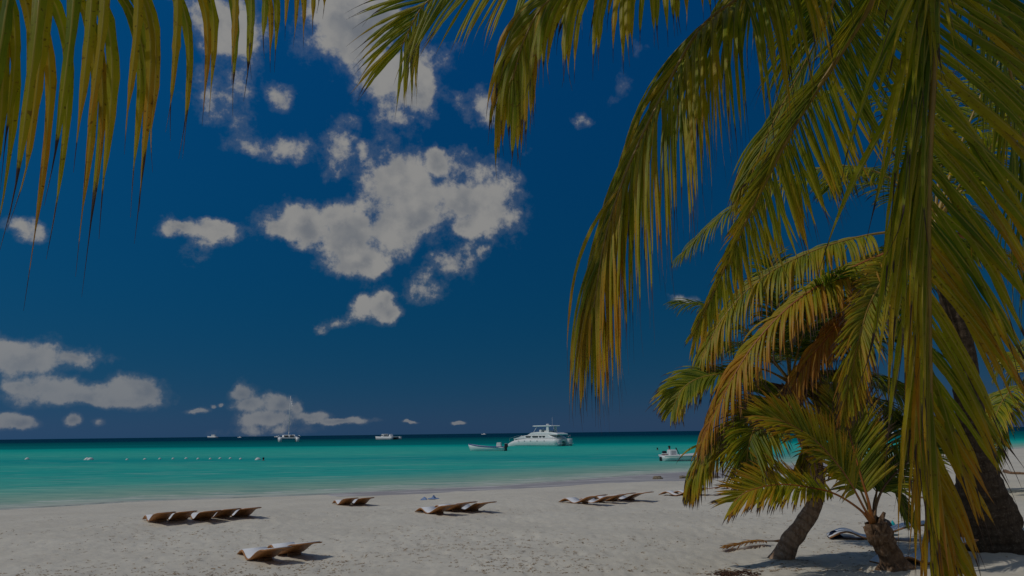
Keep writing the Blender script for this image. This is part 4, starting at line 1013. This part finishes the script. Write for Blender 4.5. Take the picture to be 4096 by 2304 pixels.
# sailing catamaran seen end on
sc_ = boat_at('sailing_catamaran', 1153, 1767, math.pi / 2 + R(20), 'white sailing catamaran with bare tall mast anchored far out')
for sy in (-1, 1):
    h_ = hull_mb(14.0, 1.7, 1.7, .5, .3, stem=.6); h_.v = [(a, b + sy * 3.5, c) for a, b, c in h_.v]
    h_.build('hull', M_gel, sc_, True)
    MB().tube([(-7, sy * 4.2, 1.7), (-7, sy * 4.2, 2.6), (-2, sy * 4.2, 2.7), (5, sy * 4.0, 3.0)], .05, 6).build('rail', M_steel, sc_, True)
MB().box((-.5, 0, 1.55), (9.0, 6.4, .6)).build('bridge_deck', M_gel2, sc_, bevel=.1)
MB().prism([(-4.8, 1.84), (3.4, 1.84), (1.8, 2.9), (-3.9, 2.9)], -2.6, 2.6).build('cabin', M_gel, sc_, bevel=.3)
MB().prism([(-4.93, 2.15), (-4.5, 2.15), (-4.25, 2.7), (-4.63, 2.7)], -2.0, -.3).build('window', M_glass, sc_)
MB().prism([(-4.93, 2.15), (-4.5, 2.15), (-4.25, 2.7), (-4.63, 2.7)], .3, 2.0).build('window', M_glass, sc_)
mast = MB().tube([(.5, 0, 2.8), (.5, 0, 19.5)], [.16, .11], 8).build('mast', M_alu, sc_, True)
for z, w in ((8.2, 1.1), (13.6, .8)): MB().tube([(.5, -w, z), (.5, w, z)], .05, 6).build('spreader', M_alu, mast, True)
MB().tube([(.4, 0, 4.0), (-4.6, 0, 3.9)], .14, 8).build('boom', M_alu, sc_, True)
for p_ in ((6.8, 0, 2.0), (-2, 4.0, 1.9), (-2, -4.0, 1.9)): MB().tube([(.5, 0, 18.5), p_], .02, 5).build('stay', M_steel, sc_, True)

# low party catamaran
pc = boat_at('catamaran', 1553, 1758, math.pi - R(38), 'low white passenger catamaran without mast, halfway out to sea')
for sy in (-1, 1):
    h_ = hull_mb(12.5, 1.8, 1.35, .3, .3, stem=.4); h_.v = [(a, b + sy * 2.9, c) for a, b, c in h_.v]
    h_.build('hull', M_gel, pc, True)
MB().box((-.8, 0, 1.25), (9.5, 5.4, .45)).build('deck', M_gel2, pc, bevel=.08)
MB().box((3.0, 0, 2.1), (1.8, 3.6, 1.3), taper=.85).build('cabin', M_gel, pc, bevel=.2)
MB().box((3.0, 1.75, 2.2), (1.2, .1, .5)).build('window', M_glass, pc)
MB().box((-2.0, 0, 1.95), (1.2, 2.4, 1.0), taper=.8).build('locker', M_gel, pc, bevel=.2)
MB().box((.4, 0, 2.75), (3.6, 3.4, .10)).build('sun_roof', M_gel, pc, bevel=.03)
for x in (-1.2, 2.0):
    for sy in (-1, 1): MB().tube([(x, sy * 1.5, 1.45), (x, sy * 1.5, 2.75)], .05, 6).build('roof_post', M_alu, pc, True)

# fishing boat behind the yacht's stern
fb = boat_at('fishing_boat', 2214, 1751, math.pi * .65, 'small dark topped fishing boat showing behind the stern of the yacht')
hull_mb(6.5, 2.4, 1.2, .6, .3, stem=.5).build('hull', M_gel2, fb, True)
MB().box((-.2, 0, 2.1), (2.2, 1.9, 1.8), taper=.85).build('wheelhouse', M_grey, fb, bevel=.08)
MB().box((-.2, 0, 3.1), (2.6, 2.2, .16)).build('roof', M_navy, fb, bevel=.05)
MB().box((-2.1, 0, 2.0), (1.6, 1.9, 1.5), taper=.8).build('canopy', M_navy, fb, bevel=.15)
MB().tube([(-.2, 0, 3.1), (-.2, 0, 5.6)], [.06, .03], 6).tube([(-.2, 0, 4.8), (-1.8, 0, 3.2)], .03, 5).build('mast', M_alu, fb, True)

# white launch behind the fronds on the right
lb = boat_at('launch', 3590, 1741, math.pi - R(14), 'white speed boat seen between the fronds at the right')
hull_mb(6.4, 2.1, .9, .55, .2, stem=.5).build('hull', M_gel, lb, True)
MB().box((-1.0, 0, 1.15), (1.6, 1.5, .6), taper=.8).build('console', M_gel2, lb, bevel=.08)
MB().box((-3.35, 0, .9), (.5, .5, .6), taper=.8).build('outboard_motor', M_black, lb, bevel=.05)
# specks on the horizon
for px, py, L_, lab in ((1106, 1749.5, 9, 'tiny white boat on the horizon beside the sailing catamaran'), (958, 1751.5, 8, 'tiny white boat on the horizon left of the sailing catamaran'),
                        (850, 1752.5, 22, 'tiny grey ship on the horizon under the left clouds'), (1935, 1739.0, 9, 'tiny white boat on the horizon above the open skiff'), (3596, 1717.5, 9, 'tiny white boat far out behind the white speed boat')):
    b_ = boat_at('far_boat', px, py, math.pi * .9, lab)
    hull_mb(L_, L_ * .28, L_ * .12, L_ * .06, .3, stem=L_ * .05, n=6).build('hull', M_gel, b_, True)
    MB().box((-L_ * .1, 0, L_ * .2), (L_ * .4, L_ * .2, L_ * .17), taper=.8).build('cabin', M_gel2, b_)

# floats of the swimming area
def spindle(r_, l_):
    n = 9; return [(-l_ / 2 + l_ * i / (n - 1), 0, .04) for i in range(n)], [max(.02, r_ * math.sin(math.pi * (i + .35) / (n - .3))) for i in range(n)]
FL = [(348, 1840, .34, 'large white float, left one of the pair at the left end of the swimming line'), (361, 1840, .34, 'large white float, right one of the pair at the left end of the swimming line')]
for i, (px, py) in enumerate([(508, 1840), (579, 1838.5), (639, 1837), (692, 1836.5), (744, 1835.5), (792, 1837), (841, 1837), (880, 1835.5), (921, 1835.5), (962, 1837.5)]):
    FL.append((px, py, .17, 'small white float in the swimming line, %s from the left' % ['first', 'second', 'third', 'fourth', 'fifth', 'sixth', 'seventh', 'eighth', 'ninth', 'tenth'][i]))
FL.append((1031, 1840, .30, 'large white float closing the right end of the swimming line'))
FL.append((108, 1838, .26, 'faint white float furthest left on the water'))
for k, (px, py, r_, lab) in enumerate(FL):
    r_ *= .75; P_, rr = spindle(r_, r_ * 2.8)
    o = MB().tube(P_, rr, 10).build('float', M_float, None, True)
    o.location = Vector(on_z(px, py, 0)); o.rotation_euler = (0, R(-14), R(25 + 20 * (k % 3)))
    tag(o, lab, 'float', 'floats of the swimming line')

# ---------------------------------------------------------------- people
def body(name, joints, edges, mat, parent, sub=2):
    me = bpy.data.meshes.new(name); names = list(joints)
    me.from_pydata([joints[k][0] for k in names], [(names.index(a), names.index(b)) for a, b in edges], [])
    o = link(name, me, mat, parent)
    m_ = o.modifiers.new('skin', 'SKIN'); m_.use_smooth_shade = True
    for k, d in zip(names, me.skin_vertices[0].data):
        r_ = joints[k][1]; d.radius = (r_, r_) if not hasattr(r_, '__len__') else r_; d.use_root = (k == 'pelvis')
    s_ = o.modifiers.new('sub', 'SUBSURF'); s_.levels = sub; s_.render_levels = sub
    return o
def walker(px, py, heading, label, h=1.68, top=M_shirt, bottom=M_grey, skin=M_skin2):
    q = ground_at(px, py); e = empty('person', q, label, 'person', None, heading); k = h / 1.70
    J = {'pelvis': ((0, 0, .92), (.14, .11)), 'waist': ((.01, 0, 1.06), (.125, .10)), 'chest': ((.02, 0, 1.27), (.16, .11)), 'neck': ((.02, 0, 1.46), .055), 'head': ((.03, 0, 1.56), (.085, .095)), 'crown': ((.025, 0, 1.65), .075),
         'sl': ((.02, .17, 1.40), .055), 'el': ((-.06, .22, 1.14), .042), 'wl': ((.04, .23, .92), .03), 'hl': ((.09, .23, .83), .034),
         'sr': ((.02, -.17, 1.40), .055), 'er': ((.03, -.22, 1.13), .042), 'wr': ((.16, -.22, .94), .03), 'hr': ((.22, -.22, .86), .034),
         'tl': ((.0, .09, .86), .095), 'kl': ((.14, .09, .49), .058), 'al': ((.16, .09, .09), .038), 'fl': ((.28, .09, .03), .032),
         'tr': ((.0, -.09, .86), .095), 'kr': ((-.06, -.09, .49), .058), 'ar': ((-.27, -.09, .14), .038), 'fr': ((-.20, -.09, .03), .032)}
    J = {a: (tuple(c * k for c in b[0]), b[1]) for a, b in J.items()}
    E = [('pelvis', 'waist'), ('waist', 'chest'), ('chest', 'neck'), ('neck', 'head'), ('head', 'crown'), ('chest', 'sl'), ('sl', 'el'), ('el', 'wl'), ('wl', 'hl'), ('chest', 'sr'), ('sr', 'er'), ('er', 'wr'), ('wr', 'hr'),
         ('pelvis', 'tl'), ('tl', 'kl'), ('kl', 'al'), ('al', 'fl'), ('pelvis', 'tr'), ('tr', 'kr'), ('kr', 'ar'), ('ar', 'fr')]
    b_ = body('body', J, E, skin, e)
    JS = {'pelvis': ((0, 0, .90 * k), (.155, .125)), 'waist': ((.01, 0, 1.06 * k), (.145, .12)), 'chest': ((.02, 0, 1.27 * k), (.178, .128)), 'neck': ((.02, 0, 1.43 * k), .075),
          'sl': ((.02, .175, 1.39 * k), .072), 'el': ((-.04, .215, 1.22 * k), .064), 'sr': ((.02, -.175, 1.39 * k), .072), 'er': ((.028, -.215, 1.22 * k), .064)}
    body('shirt', JS, [('pelvis', 'waist'), ('waist', 'chest'), ('chest', 'neck'), ('chest', 'sl'), ('sl', 'el'), ('chest', 'sr'), ('sr', 'er')], top, e)
    JT = {'pelvis': ((0, 0, .90 * k), (.16, .13)), 'tl': ((.0, .09, .84 * k), .115), 'kl': ((.09, .09, .62 * k), .095), 'tr': ((.0, -.09, .84 * k), .115), 'kr': ((-.035, -.09, .62 * k), .095)}
    body('shorts', JT, [('pelvis', 'tl'), ('tl', 'kl'), ('pelvis', 'tr'), ('tr', 'kr')], bottom, e)
    MB().ball((.0, 0, 1.625 * k), (.108, .10, .105), 12, 8).ball((-.04, 0, 1.57 * k), (.08, .09, .10), 10, 7).build('hair', M_hair, e, True)
    MB().ball((.125, 0, 1.555 * k), (.022, .016, .022), 8, 6).build('nose', skin, e, True)
    return e
walker(3503, 1862, R(160), 'person in a white shirt walking along the waterline behind the young palm')
walker(3014, 1832, R(70), 'person in a white cap and dark shorts at the waterline behind the fronds', 1.6, M_skin2, M_black)
# driver, seated at the console of the motor boat
qb = mbt.location + Vector((-2.35 * math.cos(R(4)) + .02, -2.35 * math.sin(R(4)) + .45, .02))
dr = empty('person', qb, 'boat driver with dark hair and red shirt seated at the console', 'person', None, R(4))
J = {'pelvis': ((0, 0, .35), (.15, .12)), 'chest': ((.04, 0, .78), (.17, .11)), 'neck': ((.05, 0, .98), .055), 'head': ((.06, 0, 1.08), (.085, .095)), 'crown': ((.055, 0, 1.17), .075),
     'sl': ((.04, .18, .90), .055), 'el': ((.16, .24, .66), .042), 'wl': ((.38, .18, .70), .03), 'hl': ((.46, .14, .72), .035), 'sr': ((.04, -.18, .90), .055), 'er': ((.16, -.24, .66), .042), 'wr': ((.38, -.18, .70), .03), 'hr': ((.46, -.14, .72), .035),
     'tl': ((.10, .10, .33), .09), 'kl': ((.44, .11, .36), .06), 'al': ((.46, .11, .04), .04), 'tr': ((.10, -.10, .33), .09), 'kr': ((.44, -.11, .36), .06), 'ar': ((.46, -.11, .04), .04)}
body('body', J, [('pelvis', 'chest'), ('chest', 'neck'), ('neck', 'head'), ('head', 'crown'), ('chest', 'sl'), ('sl', 'el'), ('el', 'wl'), ('wl', 'hl'), ('chest', 'sr'), ('sr', 'er'), ('er', 'wr'), ('wr', 'hr'), ('pelvis', 'tl'), ('tl', 'kl'), ('kl', 'al'), ('pelvis', 'tr'), ('tr', 'kr'), ('kr', 'ar')], M_skin, dr)
body('shirt', {'pelvis': ((0, 0, .38), (.165, .135)), 'chest': ((.04, 0, .78), (.19, .13)), 'neck': ((.05, 0, .95), .075), 'sl': ((.04, .185, .89), .072), 'el': ((.11, .22, .76), .064), 'sr': ((.04, -.185, .89), .072), 'er': ((.11, -.22, .76), .064)},
     [('pelvis', 'chest'), ('chest', 'neck'), ('chest', 'sl'), ('sl', 'el'), ('chest', 'sr'), ('sr', 'er')], M_red, dr)
MB().ball((.035, 0, 1.15), (.108, .10, .10), 12, 8).build('hair', M_hair, dr, True)
for px, py, lab in ((1053, 1842, 'swimmer with dark hair in the water beside the last float'), (2630, 1800, 'swimmer with dark hair in the water left of the motor boat')):
    q = on_z(px, py, 0); e = empty('person', q, lab, 'person', None, R(100))
    body('body', {'pelvis': ((-.35, 0, -.35), (.15, .12)), 'chest': ((-.05, 0, -.10), (.16, .11)), 'neck': ((.02, 0, .06), .055), 'head': ((.04, 0, .16), (.085, .095)), 'crown': ((.035, 0, .25), .075), 'sl': ((-.02, .18, -.02), .055), 'el': ((.2, .3, -.12), .04), 'sr': ((-.02, -.18, -.02), .055), 'er': ((.2, -.3, -.12), .04)},
         [('pelvis', 'chest'), ('chest', 'neck'), ('neck', 'head'), ('head', 'crown'), ('chest', 'sl'), ('sl', 'el'), ('chest', 'sr'), ('sr', 'er')], M_skin, e)
    MB().ball((.01, 0, .22), (.112, .105, .11), 12, 8).build('hair', M_hair, e, True)
